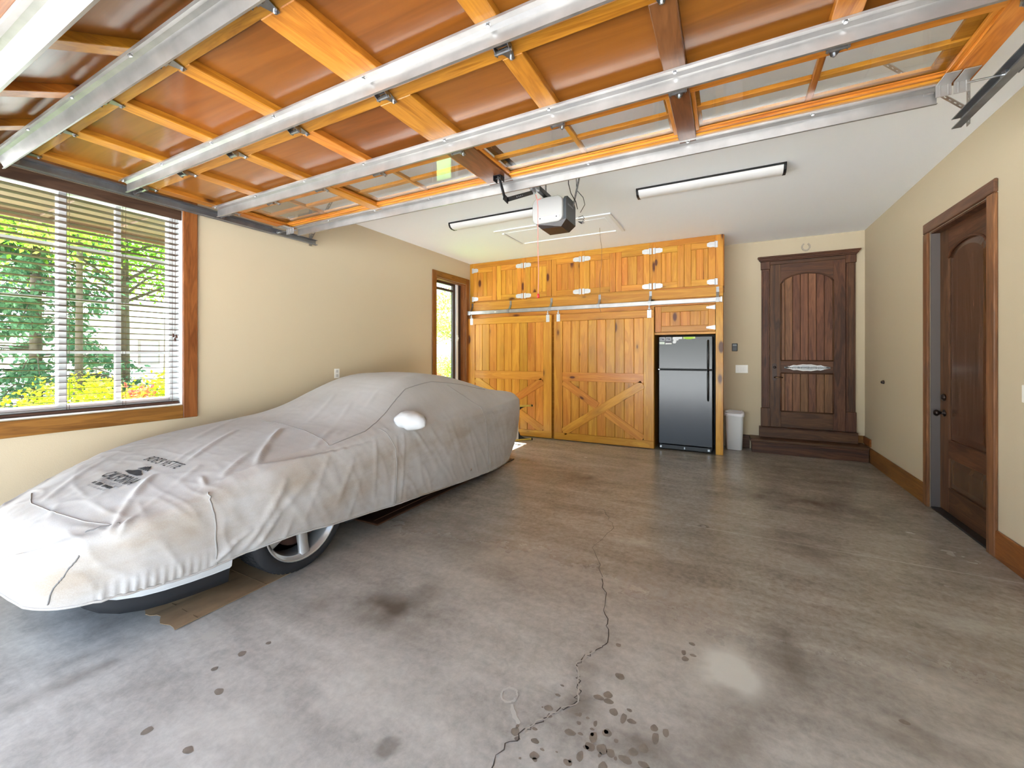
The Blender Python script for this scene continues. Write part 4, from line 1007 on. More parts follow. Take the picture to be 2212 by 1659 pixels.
def fold_amt(p, segs):
    s = 0.0
    for a, b, A_, w_ in segs:
        ab = b-a; t = max(0., min(1., (p-a).dot(ab)/ab.length_squared)); q = a+ab*t; d2 = (p-q).length_squared
        if d2 < 9*w_*w_: s += A_*(.35+.65*math.sin(PI*(.08+.84*t)))*math.exp(-d2/(w_*w_))
    return s
FOLDS = []
def fold(pts, A_, w_):
    P_ = [Vector(p) for p in pts]
    for a, b in zip(P_, P_[1:]): FOLDS.append((a, b, A_*.85, w_*.72))
for pts, A_, w_ in (
  ([(-3.03,1.99,.815), (-2.75,1.72,.80), (-2.50,1.49,.73)], .024, .022), ([(-2.67,1.55,.77), (-2.53,1.32,.70)], .018, .016), ([(-3.35,1.84,.805), (-2.9,1.32,.745)], .013, .020),
  ([(-2.74,1.30,.74), (-2.62,1.11,.69), (-2.52,.92,.62), (-2.46,.84,.56)], .020, .020), ([(-2.86,1.13,.70), (-2.66,.95,.65), (-2.50,.83,.58)], .018, .022),
  ([(-2.47,2.02,.77), (-2.48,1.55,.735), (-2.50,1.24,.67)], .004, .018), ([(-3.95,1.55,.72), (-3.45,1.05,.67), (-3.15,.80,.62)], .012, .030), ([(-2.60,1.25,.70), (-2.50,1.215,.68)], .018, .016),
  ([(-3.95,2.24,.80), (-3.4,1.59,.78)], .008, .035), ([(-2.98,2.62,.95), (-2.46,1.85,.76)], .012, .024), ([(-2.88,2.85,1.04), (-2.55,2.1,.80)], .013, .022), ([(-3.3,2.7,1.0), (-3.0,2.2,.84)], .008, .026), ([(-2.72,2.5,.93), (-2.48,2.12,.79)], .010, .018),
  ([(-3.15,1.5,.77), (-2.95,1.25,.735)], .006, .018),
  ([(-2.39,1.59,.61), (-2.38,1.48,.45), (-2.38,1.34,.29)], .020, .024), ([(-2.40,1.46,.44), (-2.39,1.31,.36), (-2.40,1.21,.29)], .017, .018), ([(-2.39,1.76,.61), (-2.38,1.54,.44), (-2.38,1.40,.27)], .020, .022),
  ([(-2.43,1.38,.60), (-2.41,1.22,.41)], .013, .020), ([(-2.44,1.2,.66), (-2.42,1.22,.49), (-2.42,1.22,.28)], .010, .014), ([(-2.39,2.1,.62), (-2.38,1.95,.38)], .012, .028),
  ([(-2.40,2.56,.70), (-2.38,2.50,.20)], .014, .022), ([(-2.40,2.65,.72), (-2.38,2.59,.20)], .013, .018), ([(-2.40,2.78,.74), (-2.38,2.97,.48)], .014, .022), ([(-2.46,2.47,.83), (-2.38,2.61,.5)], .014, .018),
  ([(-2.50,4.84,.74), (-2.46,4.63,.25)], .016, .020), ([(-2.46,4.4,.70), (-2.43,4.31,.1)], .010, .022), ([(-2.44,3.93,.81), (-2.39,4.04,.15)], .008, .018), ([(-2.40,1.89,.68), (-2.38,1.71,.36)], .013, .024),
  ([(-2.50,.93,.48), (-2.48,.96,.29)], .012, .014), ([(-2.46,1.06,.50), (-2.45,1.01,.29)], .012, .014), ([(-2.40,2.34,.76), (-2.38,2.29,.30)], .010, .024), ([(-2.39,3.0,.70), (-2.38,3.25,.40)], .008, .03),
  ([(-2.42,3.3,.80), (-2.38,3.45,.30)], .007, .03), ([(-2.50,5.0,.70), (-2.52,4.95,.25)], .014, .02), ([(-2.40,2.2,.55), (-2.38,2.05,.25)], .010, .025), ([(-2.39,1.65,.42), (-2.38,1.55,.24)], .013, .018)):
    fold(pts, A_, w_)
def car_surface(ny, nv, inset=0.0, wrinkle=True, zmin=None):
    """lofted car shape; returns rows of points from the left hem over the top to the right hem"""
    ys = []
    for i in range(ny):
        t = i/(ny-1)
        if t < .10: y = .572+.188*(t/.10)**1.7
        elif wrinkle and t < .32: y = .76+.69*(t-.10)/.22
        elif wrinkle and t <= .94: y = 1.45+3.55*(t-.32)/.62
        elif t > .94: y = 5.11-.11*((1-t)/.06)**1.7
        else: y = .76+(5.0-.76)*(t-.10)/.84
        ys.append(y)
    rows = []
    for y in ys:
        hs = half_section(y, nv); c = xcar(y); lf = lfac(y)
        yy = y+inset if y < 1 else y-inset if y > 4.8 else y
        row = [Vector((c-max(0, w_-inset)*lf, yy, z-inset*.6)) for w_, z in reversed(hs)]+[Vector((c+max(0, w_-inset), yy, z-inset*.6)) for w_, z in hs[1:]]
        if zmin is not None:
            for p in row: p.z = max(p.z, zmin)
        rows.append(row)
    if wrinkle:
        nr, nc = len(rows), len(rows[0]); out = []
        for j in range(nr):
            r = []
            for i in range(nc):
                p = rows[j][i]
                du = rows[j][min(i+1, nc-1)]-rows[j][max(i-1, 0)]; dv = rows[min(j+1, nr-1)][i]-rows[max(j-1, 0)][i]
                n_ = du.cross(dv)
                n_ = n_.normalized() if n_.length > 1e-9 else Vector((0, 0, 1))
                right = i > nc*.48
                d = fold_amt(p, FOLDS) if right or p.z > .5 else 0.0
                d += .006*noise.noise(Vector((p.x*2.6, p.y*1.8, p.z*2.6)))
                q = Vector((p.x*3, (p.y+p.z*.55)*9.0, (p.z-p.y*.6)*2.2)); sd = max(0., min(1., (.78-p.z)*4))
                d += (.0050*sd+.0012)*(1-abs(noise.noise(q)))**5
                d += .0012*noise.noise(p*22)
                if p.x > -2.5 and p.z < .72: d += .016*math.exp(-((p.y-1.735)/.45)**2)+.010*math.exp(-((p.y-4.07)/.42)**2)
                # elastic gathers at the hem round the nose
                if p.z < .42 and y_hem(ys[j]) : 
                    g = max(0., min(1., (.37-p.z)/.08))*max(0., min(1., (1.25-p.y)/.2))
                    if p.y > .78 and i > nc*.5: d += .0048*g*(1+.7*noise.noise(Vector((p.y*14, 3, 0))))*math.sin(p.y*190+3*noise.noise(Vector((p.y*9, 0, 0))))
                r.append(p+n_*d)
            out.append(r)
        rows = out
    return rows
def y_hem(y): return y < 1.45
rows = car_surface(400, 96)
nc = len(rows[0]); mb = MB(); mb.v = [tuple(p) for r in rows for p in r]
mb.f = [(j*nc+i, j*nc+i+1, (j+1)*nc+i+1, (j+1)*nc+i) for j in range(len(rows)-1) for i in range(nc-1)]
mb.f.append(tuple(range(nc-1, -1, -1))); k0 = (len(rows)-1)*nc; mb.f.append(tuple(range(k0, k0+nc)))
N = NT('cotton_cover'); tc = N.n('TexCoord'); P_ = tc.outputs['Object']
def nz(sc, det, scale=(1, 1, 1), loc=(0, 0, 0)):
    m_ = N.n('Mapping'); m_.inputs['Scale'].default_value = scale; m_.inputs['Location'].default_value = loc; N.l(P_, m_.inputs['Vector'])
    x = N.n('TexNoise', Scale=sc, Detail=det, Roughness=.6); N.l(m_.outputs[0], x.inputs['Vector']); return x.outputs[0]
c_ = N.ramp(nz(1.4, 5), [(.35, lin(174, 169, 163)), (.65, lin(190, 187, 184))])
sxyz = N.n('SeparateXYZ'); g_ = N.n('NewGeometry'); N.l(g_.outputs['Position'], sxyz.inputs[0])
dirt = N.math('MULTIPLY', N.ramp(nz(2.2, 6, (1, .8, 1.6), (3, 1, 0)), [(.44, (0, 0, 0, 1)), (.66, (1, 1, 1, 1))]), .7)
mr = N.n('MapRange'); N.l(sxyz.outputs[2], mr.inputs[0]); mr.inputs[1].default_value = .85; mr.inputs[2].default_value = .6
c_ = N.mix(N.math('MULTIPLY', dirt, mr.outputs[0]), c_, lin(150, 131, 106))
c_ = N.mix(.10, c_, N.ramp(nz(220, 2), [(.3, (.25, .25, .25, 1)), (.7, (.8, .8, .8, 1))]))
N.l(c_, N.b.inputs['Base Color']); N.set(Roughness=.9, Specular_IOR_Level=.15, Sheen_Weight=.25)
N.bump(nz(260, 2), .12, .002)
M['cover'] = N.m
cv = thing('car_cover', (CXC, 2.85, .06), 'off-white cotton cover draped over the sports car, printed on the hood', 'car cover')
sheet = mb.build('cover_sheet', M['cover'], cv, True)
md = sheet.modifiers.new('thickness', 'SOLIDIFY'); md.thickness = .004; md.offset = -1
bvh = BVHTree.FromPolygons([Vector(p) for p in mb.v], mb.f)
def onto(p, lift=.002):
    co, no, _, _ = bvh.find_nearest(Vector(p)); 
    if no.dot(co-Vector((CXC, co.y, .4))) < 0: no = -no
    return co+no*lift
def drop(x, y, lift=.002):
    co, no, _, _ = bvh.ray_cast(Vector((x, y, 2)), Vector((0, 0, -1)))
    return co+Vector((0, 0, lift)) if co else None
ms = plain('seam_thread', (158, 154, 149), .9)
def seam(pts, r=.0028, sub=14, mat=ms):
    L = []
    for a, b in zip(pts, pts[1:]):
        for k in range(sub): L.append(onto(Vector(a).lerp(Vector(b), k/sub), .001))
    L.append(onto(pts[-1], .001))
    MB().tube(L, r, 5).build('seam', mat, cv, True)
seam([(-3.45,2.1,.84), (-3.15,2.09,.84), (-2.69,2.0,.81), (-2.43,1.95,.765)])
seam([(-3.40,.80,.62), (-3.18,.75,.61), (-2.87,.76,.60), (-2.67,.80,.59), (-2.53,.87,.56)])
seam([(-2.53,.87,.56), (-2.60,.80,.50), (-2.62,.76,.42), (-2.66,.72,.31)], .0035, 14, plain('seam_grey', (120, 118, 116), .9))
seam([(-2.44,1.2,.66), (-2.42,1.215,.49), (-2.42,1.22,.28)], .0045)
seam([(-2.43,1.95,.765), (-2.46,2.3,.82), (-2.60,2.75,1.0), (-2.68,3.0,1.09), (-2.70,3.4,1.12), (-2.66,3.9,1.07), (-2.62,4.35,.98)], .004)
seam([(-2.44,2.43,.84), (-2.39,2.54,.62), (-2.38,2.52,.19)], .004); seam([(-2.66,3.62,1.08), (-2.44,3.92,.8), (-2.38,3.95,.5), (-2.39,3.97,.1)], .0035)
# hem binding
i_ = nc-1
MB().tube([rows[j][i_]+Vector((.002, 0, 0)) for j in range(6, len(rows)-4, 3)], .006, 6).build('hem_binding', M['cover'], cv, True)
MB().lathe([(.014, 0), (.014, .003), (.007, .004)], (0, 0, 0), 0, 14).xf(Matrix.Translation(onto((-2.38, 3.62, .19), .001))).build('grommet', M['bolt'], cv, True)
# mirror pocket: a loose white bag over the door mirror
m = MB(); rg = []
for k in range(13):
    t = k/12; cxp = -2.46+.20*t; r = .085*math.sin(PI*min(1, .22+.78*t)**.75)**.55 if t < 1 else .004
    ring = []
    for a in range(20):
        th = 2*PI*a/20; wob = 1+.22*noise.noise(Vector((math.cos(th)*1.9, math.sin(th)*1.9, t*5)))+.05*math.sin(5*th+t*6)*t
        ring.append((cxp+.02*math.cos(th)*(1-t), 2.73+.10*t*.2+math.cos(th)*r*1.45*wob, .835-.02*t+math.sin(th)*r*.82*wob-.015*(1-math.sin(th))*t))
    rg.append(ring)
o = loft(rg, (True, True)).build('mirror_pocket', plain('clean_white_cotton', (216, 216, 216), .85, spec=.1), cv, True)
# printed marks on the hood, laid on the cloth
ink = plain('black_print', (56, 54, 56), .9); ink2 = plain('faded_print', (150, 148, 148), .9)
def printed(name, polys_me, mat):
    bm = bmesh.new(); bm.from_mesh(polys_me); bmesh.ops.triangulate(bm, faces=bm.faces)
    for _ in range(4):
        long_ = [e for e in bm.edges if e.calc_length() > .007]
        if long_: bmesh.ops.subdivide_edges(bm, edges=long_, cuts=1); bmesh.ops.triangulate(bm, faces=bm.faces)
    m = MB(); vs = []
    for v in bm.verts:
        q = drop(v.co.x, v.co.y, .0032); vs.append(q if q else (v.co.x, v.co.y, .7))
    bm.verts.index_update(); m.add(vs, [tuple(x.index for x in f.verts) for f in bm.faces]); bm.free()
    return m.build(name, mat, cv)
def lettering(txt, cx, cy, width, height, mat, name='lettering', shear=0.0, bold=0.0):
    cu = bpy.data.curves.new('tmp', 'FONT'); cu.body = txt; cu.align_x = 'CENTER'; cu.align_y = 'CENTER'; cu.shear = shear; cu.offset = bold; cu.resolution_u = 3
    ob = bpy.data.objects.new('tmp', cu); COL.objects.link(ob)
    dg = bpy.context.evaluated_depsgraph_get(); dg.update(); me = bpy.data.meshes.new_from_object(ob.evaluated_get(dg))
    bpy.data.objects.remove(ob); bpy.data.curves.remove(cu)
    xs = [v.co.x for v in me.vertices]; ys = [v.co.y for v in me.vertices]
    sx, sy = width/(max(xs)-min(xs)), height/(max(ys)-min(ys)); mx, my = (max(xs)+min(xs))/2, (max(ys)+min(ys))/2
    for v in me.vertices: v.co = ((v.co.x-mx)*sx+cx, (v.co.y-my)*sy+cy, 0)
    o = printed(name, me, mat); bpy.data.meshes.remove(me); return o
lettering("BOB'S VETTE", -3.03, 1.252, .39, .062, ink)
lettering('CALIFORNIA', -3.015, 1.045, .34, .066, ink, bold=.012)
lettering('Car Cover Co.', -3.0, .998, .27, .034, ink2, shear=.3)
def marks(x0, x1, yc, h_, n_, seed, mat):          # two small lines too worn to read
    r = random.Random(seed); me = bpy.data.meshes.new('tmp'); vs = []; fs = []; wd = (x1-x0)/n_
    for k in range(n_):
        if r.random() < .12: continue
        a = x0+wd*k+wd*.12; b = x0+wd*(k+1)-wd*.12; hh = h_*r.uniform(.75, 1)/2; n0 = len(vs)
        vs += [(a, yc-hh, 0), (b, yc-hh, 0), (b, yc+hh, 0), (a, yc+hh, 0)]; fs.append((n0, n0+1, n0+2, n0+3))
    me.from_pydata(vs, [], fs); printed('worn_print', me, mat); bpy.data.meshes.remove(me)
marks(-3.13, -2.90, .966, .022, 14, 4, ink); marks(-3.11, -2.90, .940, .012, 20, 9, ink2)
def flat(pts, nm='emblem', mat=ink):
    me = bpy.data.meshes.new('tmp'); me.from_pydata([(x, y, 0) for x, y in pts], [], [tuple(range(len(pts)))]); printed(nm, me, mat); bpy.data.meshes.remove(me)
flat([(-3.13,1.102), (-3.05,1.092), (-2.95,1.092), (-2.935,1.104), (-2.955,1.118), (-2.985,1.126), (-3.02,1.140), (-3.06,1.140), (-3.09,1.122), (-3.125,1.116)])
for k in range(5):
    a = -.06+.03*k; flat([(-3.035+a*.9, 1.146), (-3.035+a*.9+.018, 1.146), (-3.035+a*.45+.010, 1.190-abs(k-2)*.008), (-3.035+a*.45-.002, 1.190-abs(k-2)*.008)])

# ---- the car under the cover
car = thing('sports_car', (CXC, 2.85, 0), 'low white sports car under the cotton cover, wheel showing', 'car')
M['paint'] = plain('white_car_paint', (226, 228, 230), .25, coat=.6)
brow = car_surface(70, 18, .035, False, .24)
b_n = len(brow[0]); m = MB(); m.v = [tuple(p) for r in brow for p in r]
m.f = [(j*b_n+i, j*b_n+i+1, (j+1)*b_n+i+1, (j+1)*b_n+i) for j in range(len(brow)-1) for i in range(b_n-1)]
m.f.append(tuple(range(b_n-1, -1, -1))); k0 = (len(brow)-1)*b_n; m.f.append(tuple(range(k0, k0+b_n)))
m.build('body', M['paint'], car, True)
NR = [(.80, .16), (.805, .30), (.825, .42), (.87, .53), (.94, .62), (1.02, .68), (1.12, .735), (1.22, .775), (1.33, .80)]
def nose_ring(z, ins):
    return [(xcar(y)-(w_-ins)*lfac(y), y+ins, z) for y, w_ in reversed(NR)]+[(xcar(y)+(w_-ins), y+ins if y < 1.3 else y, z) for y, w_ in NR]
def band(zs, mat, nm):
    rg = [nose_ring(z, e) for z, e in zs]; n = len(rg[0]); m = MB()
    m.add([p for r in rg for p in r], [(i*n+k, i*n+k+1, (i+1)*n+k+1, (i+1)*n+k) for i in range(len(rg)-1) for k in range(n-1)]+[tuple(range(n))])
    return m.build(nm, mat, car, True)
band([(.185, .030), (.20, .012), (.26, .0), (.33, .0)], M['paint'], 'front_fascia')
band([(.10, .055), (.105, .045), (.14, .040), (.188, .030)], plain('air_dam_rubber', (30, 31, 34), .55), 'air_dam')
bx('underbody', plain('undercarriage', (22, 20, 20), .8), car, CXC-.62, CXC+.60, 1.1, 4.95, .13, .30, .02)
bx('rocker_panel', plain('rocker_black', (26, 26, 28), .5), car, CXC+.60, CXC+.80, 2.10, 3.62, .15, .30, .02)
M['tyre'] = plain('tyre_rubber', (34, 34, 36), .75, noise_amt=.15, nscale=20); M['alloy'] = plain('brushed_alloy', (205, 205, 203), .30, .7)
def wheel(xo, s, yc, label):
    """xo outer face, s +1: outside faces +x"""
    R_, wd, z = .328, .245, .331
    f = lambda pr: [(r, -s*d) for r, d in pr]
    t = MB().lathe(f([(.248, .014), (.258, .004), (.282, .0), (.306, .008), (.322, .024), (R_, .045), (R_, .20), (.322, .222), (.30, .238), (.27, .245), (.248, .235)]), (xo, yc, z), 0, 56, False)
    o = t.build('wheel', M['tyre'], car, True); setp(o, label)
    m = MB()                                    # tread blocks
    for k in range(64):
        a = 2*PI*k/64
        for d0, d1, sh in ((.038, .085, 0), (.10, .145, .5), (.16, .212, .2)):
            aa = a+sh*2*PI/64; c = [(R_-.004, aa), (R_+.002, aa)]; e = .6*2*PI/64; q = []
            for dd in (d0, d1):
                for r_, a_ in ((R_-.006, aa), (R_-.006, aa+e), (R_+.0025, aa+e), (R_+.0025, aa)): q.append((xo-s*dd, yc+r_*math.cos(a_), z+r_*math.sin(a_)))
            m.add(q, [(0,1,2,3), (7,6,5,4), (3,2,6,7), (0,3,7,4), (1,5,6,2)])
    m.build('tread', M['tyre'], o)
    m = MB().lathe(f([(.250, .006), (.255, .001), (.250, -.002), (.243, .004), (.236, .020), (.228, .024), (.224, .036), (.219, .06), (.212, .20), (.248, .235)]), (xo, yc, z), 0, 56, False); m.build('rim', M['alloy'], o, True)
    m = MB().lathe(f([(.004, .012), (.03, .012), (.045, .020), (.070, .028), (.075, .06)]), (xo, yc, z), 0, 28, False)
    for k in range(5):
        a = math.radians(-84+72*k); ca, sa = math.cos(a), math.sin(a); q = []
        for r_, hw_, d in ((.045, .036, .022), (.10, .033, .022), (.17, .031, .020), (.230, .035, .016)):
            for e, dd in ((-hw_, d+.030), (-hw_*.75, d), (hw_*.75, d), (hw_, d+.030)): q.append((xo-s*dd, yc+r_*ca-e*sa, z+r_*sa+e*ca))
        m.add(q, [(i*4+j, i*4+j+1, (i+1)*4+j+1, (i+1)*4+j) for i in range(3) for j in range(3)])
    m.build('spokes', M['alloy'], o, True)
    MB().lathe(f([(.10, .075), (.17, .075), (.17, .10), (.10, .10)]), (xo, yc, z), 0, 32).build('brake_disc', plain('rusty_disc', (70, 48, 40), .6, .4), o)
    MB().lathe(f([(.21, .13), (.02, .13)]), (xo, yc, z), 0, 32).build('wheel_back', M['black'], o)
    MB().tube([(xo-s*.03, yc+.21*math.cos(.3), z-.05), (xo-s*.0, yc+.215*math.cos(.3), z-.048)], .004, 6).build('valve', M['black'], o)
wheel(-2.40, 1, 1.735, None); wheel(-2.45, 1, 4.07, None); wheel(-4.09, -1, 1.735, None); wheel(-4.08, -1, 4.07, None)

# ---- things on the floor by the car
m = MB(); r = random.Random(2); n = 22; topv, botv = [], []
edge = [(-3.15+.70*k/n, 1.06+r.uniform(-.006, .006)+.012*math.sin(k*1.3), .005+.004*abs(math.sin(k*.9))) for k in range(n+1)]
far = [(x, 1.74, .003) for x, _, _ in edge]
vs = edge+far+[(x, y, z-.0028) for x, y, z in edge]+[(x, y, z-.0028) for x, y, z in far]; q = n+1
m.add(vs, [(i, i+1, q+i+1, q+i) for i in range(n)]+[(2*q+i, 3*q+i, 3*q+i+1, 2*q+i+1) for i in range(n)]+[(i, 2*q+i, 2*q+i+1, i+1) for i in range(n)]+[(n, 2*q+n, 3*q+n, q+n), (0, q, 3*q, 2*q)])
cb = thing('cardboard_sheet', (-2.8, 1.5, 0), 'brown cardboard sheet with a ragged end under the front wheel', 'cardboard')
N = NT('cardboard'); tc = N.n('TexCoord'); a_ = N.n('TexNoise', Scale=3.0, Detail=5.0); N.l(tc.outputs['Object'], a_.inputs['Vector'])
N.l(N.ramp(a_.outputs[0], [(.3, lin(134, 106, 76)), (.6, lin(172, 142, 106)), (.75, lin(186, 160, 126))]), N.b.inputs['Base Color']); N.set(Roughness=.85)
m.build('sheet', N.m, cb)
for y in (1.16, 1.52): bx('fold_line', plain('cardboard_fold', (120, 94, 66), .9), cb, -3.1, -2.452, y, y+.004, .0056, .0068, 0)
hb = thing('hardboard_sheet', (-2.75, 3.65, 0), 'dark reddish-brown board lying under the middle of the car', 'board')
bx('panel', M['board'], hb, -3.15, -2.505, 2.46, 4.87, .0006, .008, .001)
for a in ((-3.15, -2.505, 2.46, 2.475), (-3.15, -2.505, 4.855, 4.87), (-2.52, -2.505, 2.475, 4.855), (-2.60, -2.592, 2.52, 4.80)):
    bx('edge_strip', plain('board_edge', (128, 92, 66), .5), hb, a[0], a[1], a[2], a[3], .008, .0095, 0)
# ---- yellow folding stand behind the car
sh_ = thing('folding_stand', (-3.0, 5.93, 0), 'yellow folding stand with black gussets behind the car tail', 'stand')
my = plain('yellow_tube', (206, 178, 84), .4); mgr = plain('stand_silver', (205, 200, 192), .35, .5)
dv = Vector((.24, .27, 0)).normalized(); p_end = Vector((-2.815, 6.14, 0))
def along(s_, z): v_ = p_end-dv*s_; return (v_.x, v_.y, z)
def bar2(s0, s1, z0, z1, mat, nm, wd=.028):
    nrm = Vector((-dv.y, dv.x, 0))*wd/2; m = MB(); c = []
    for z in (z0, z1):
        for s_, g in ((s0, 1), (s1, 1), (s1, -1), (s0, -1)): v_ = p_end-dv*s_+nrm*g; c.append((v_.x, v_.y, z))
    m.add(c, [(0,1,2,3), (7,6,5,4), (0,4,5,1), (1,5,6,2), (2,6,7,3), (3,7,4,0)]); return m.build(nm, mat, sh_)
def gus(s0, z0, s1, z1, up):
    nrm = Vector((-dv.y, dv.x, 0))*.006; pts = []
    for k in range(7):
        t = k/6; pts.append((s0+(s1-s0)*t, z0+(z1-z0)*(1-math.sqrt(max(0, 1-t*t)))))
    pts.append((s1, z0)); c = [Vector(along(s_, z))+nrm*g for g in (1, -1) for s_, z in pts]; n = len(pts)
    MB().add(c, [tuple(range(n)), tuple(range(2*n-1, n-1, -1))]+[(i, (i+1) % n, (i+1) % n+n, i+n) for i in range(n)]).build('gusset', M['black'], sh_)
for z, u in ((.004, 1), (.545, -1)):
    bar2(.03, .62, z, z+.026, my, 'rail'); bar2(.008, .03, z-.002 if z > .1 else .001, z+.028, M['black'], 'end_cap', .034); bar2(0, .008, z+.004, z+.022, plain('cap_tip', (214, 190, 140), .4), 'cap_tip', .024)
gus(.06, .03, .255, .17, 1); gus(.10, .545, .255, .44, -1)
bar2(.255, .295, .03, .545, mgr, 'post', .02); bar2(.50, .54, .03, .545, mgr, 'post', .02)

# ================================================================== OUTDOORS
G = -.08
N = NT('lawn_grass'); tc = N.n('TexCoord'); a_ = N.n('TexNoise', Scale=.8, Detail=8.0); N.l(tc.outputs['Object'], a_.inputs['Vector'])
N.l(N.ramp(a_.outputs[0], [(.3, lin(58, 92, 40)), (.7, lin(120, 150, 70))]), N.b.inputs['Base Color']); N.set(Roughness=.9)
MB().box(-70, XL-.17, -.27, 60, G-.2, G).build('lawn', N.m, None, kind='structure', label='sunny green lawn outside the windows')
pv = plain('pale_concrete', (222, 222, 218), .8, noise_amt=.06, nscale=2)
MB().box(-30, 30, -40, -.27, G-.2, -.012).build('driveway', pv, None, kind='structure', label='pale concrete driveway in front of the garage')
MB().box(-21.5, -15.5, -6, 26, G, G+.03).build('street', pv, None, kind='structure', label='pale paved drive across the lawn')
# eave over the big window, then an added front eave for shade
ev = thing('eave', (XL-.5, 3, 2.5), 'brown eave above the windows outside, with an added unseen front eave for shade', None, kind='structure')
mb_ = plain('brown_soffit', (110, 88, 68), .7)
bx('soffit', mb_, ev, XL-.92, XL-.17, -.27, 5.0, 2.56, 2.59, 0); bx('fascia', mb_, ev, XL-.95, XL-.92, -1.2, 5.0, 2.50, 2.72, .003)
bx('soffit', mb_, ev, XL-.95, XR+.9, -1.20, -.275, 2.56, 2.59, 0); bx('fascia', mb_, ev, XL-.95, XR+.9, -1.23, -1.20, 2.50, 2.72, .003)  # unseen front run, added to shade the driveway and dim the car's nose
for y in [(-.1+.45*k) for k in range(12)]: bx('soffit_batten', mb_, ev, XL-.92, XL-.17, y, y+.05, 2.545, 2.56, .002)
def leaf_mat(name, cols, trans=.45):
    N = NT(name); g_ = N.n('NewGeometry'); rp = g_.outputs['Random Per Island']
    c = N.ramp(rp, [(i/(len(cols)-1), lin(*k)) for i, k in enumerate(cols)])
    t = N.t; df = t.nodes.new('ShaderNodeBsdfDiffuse'); tl = t.nodes.new('ShaderNodeBsdfTranslucent'); mx = t.nodes.new('ShaderNodeMixShader')
    mx.inputs[0].default_value = trans; N.l(c, df.inputs[0]); N.l(c, tl.inputs[0]); N.l(df.outputs[0], mx.inputs[1]); N.l(tl.outputs[0], mx.inputs[2])
    N.l(mx.outputs[0], t.nodes['Material Output'].inputs[0]); t.nodes.remove(N.b); return N.m
L_az = leaf_mat('azalea_leaves', [(150, 170, 30), (196, 206, 46), (220, 224, 96)])
L_red = leaf_mat('red_bloom', [(206, 70, 60), (220, 100, 90), (190, 196, 80), (214, 60, 60)])
L_map = leaf_mat('maple_leaves', [(70, 116, 36), (112, 158, 52), (150, 186, 70)])
L_pin = leaf_mat('pine_needles', [(58, 92, 70), (84, 122, 92), (110, 146, 110)], .3)
L_dec = leaf_mat('lime_leaves', [(120, 170, 50), (160, 200, 80), (190, 215, 110)])
L_dry = leaf_mat('barberry_leaves', [(150, 84, 66), (190, 130, 100), (160, 150, 80)])
M['bark'] = plain('grey_bark', (84, 74, 64), .9, noise_amt=.3, nscale=14)
def leaves(n, fn, size, seed, droop=0.0):
    r = random.Random(seed); m = MB()
    for _ in range(n):
        p = fn(r); a = Vector((r.gauss(0, 1), r.gauss(0, 1), r.gauss(0, .7)-droop)).normalized(); b = a.cross(Vector((r.gauss(0, 1), r.gauss(0, 1), r.gauss(0, 1)))).normalized()
        s_ = size*r.uniform(.6, 1.3); p = Vector(p)
        m.add([p, p+a*s_*.5+b*s_*.26, p+a*s_, p+a*s_*.5-b*s_*.26], [(0, 1, 2, 3)])
    return m
def blob(c, rx, ry, rz, shell=.55):
    def f(r):
        while True:
            v = Vector((r.uniform(-1, 1), r.uniform(-1, 1), r.uniform(-1, 1)))
            if shell < v.length < 1: break
        k = 1+.16*noise.noise(v*2.3+Vector(c))
        return (c[0]+v.x*rx*k, c[1]+v.y*ry*k, max(c[2]+v.z*rz*k, G+.05))
    return f
def bush(x, y, h_, r_, mat, label, seed, size=.055, n=3200):
    t = thing('shrub', (x, y, G), label, 'shrub', 'shrubs below the windows')
    m = MB(); rr = random.Random(seed)
    for k in range(7):
        a = rr.uniform(0, 2*PI); m.tube([(x, y, G), (x+.3*r_*math.cos(a), y+.3*r_*math.sin(a), G+h_*.45), (x+.6*r_*math.cos(a), y+.6*r_*math.sin(a), G+h_*.75)], [.014, .010, .004], 5)
    m.build('stems', M['bark'], t)
    cs = [(x+rr.uniform(-.45, .45)*r_, y+rr.uniform(-.45, .45)*r_, G+h_*rr.uniform(.45, .72)) for _ in range(6)]
    m = MB()
    for k, c in enumerate(cs):
        q = leaves(n//6, blob(c, r_*.62, r_*.62, h_*.34, .35), size, seed*10+k); m.add(q.v, q.f)
    m.build('foliage', mat, t)
bush(-5.6, .95, 1.0, .36, L_az, 'yellow-green shrub at the left edge of the big window', 11)
bush(-5.75, 1.36, 1.06, .36, L_az, 'yellow-green shrub seen left of the middle mullion of the blind', 12)
bush(-5.85, 1.76, 1.20, .36, L_az, 'tall yellow-green shrub left of the red one', 13)
bush(-5.80, 2.14, 1.16, .34, L_red, 'red-blooming shrub seen at the right end of the blind', 14)
bush(-6.75, 2.75, 1.26, .45, L_az, 'yellow-green shrub behind the red one', 15)
bush(-7.0, 1.95, 1.22, .45, L_az, 'yellow-green shrub behind the front row', 16)
bush(-7.6, 9.6, 1.15, .6, L_dry, 'russet shrub seen through the narrow window', 17)
bush(-8.6, 11.6, 1.5, .8, L_dec, 'pale green shrub seen through the narrow window', 18, .07)
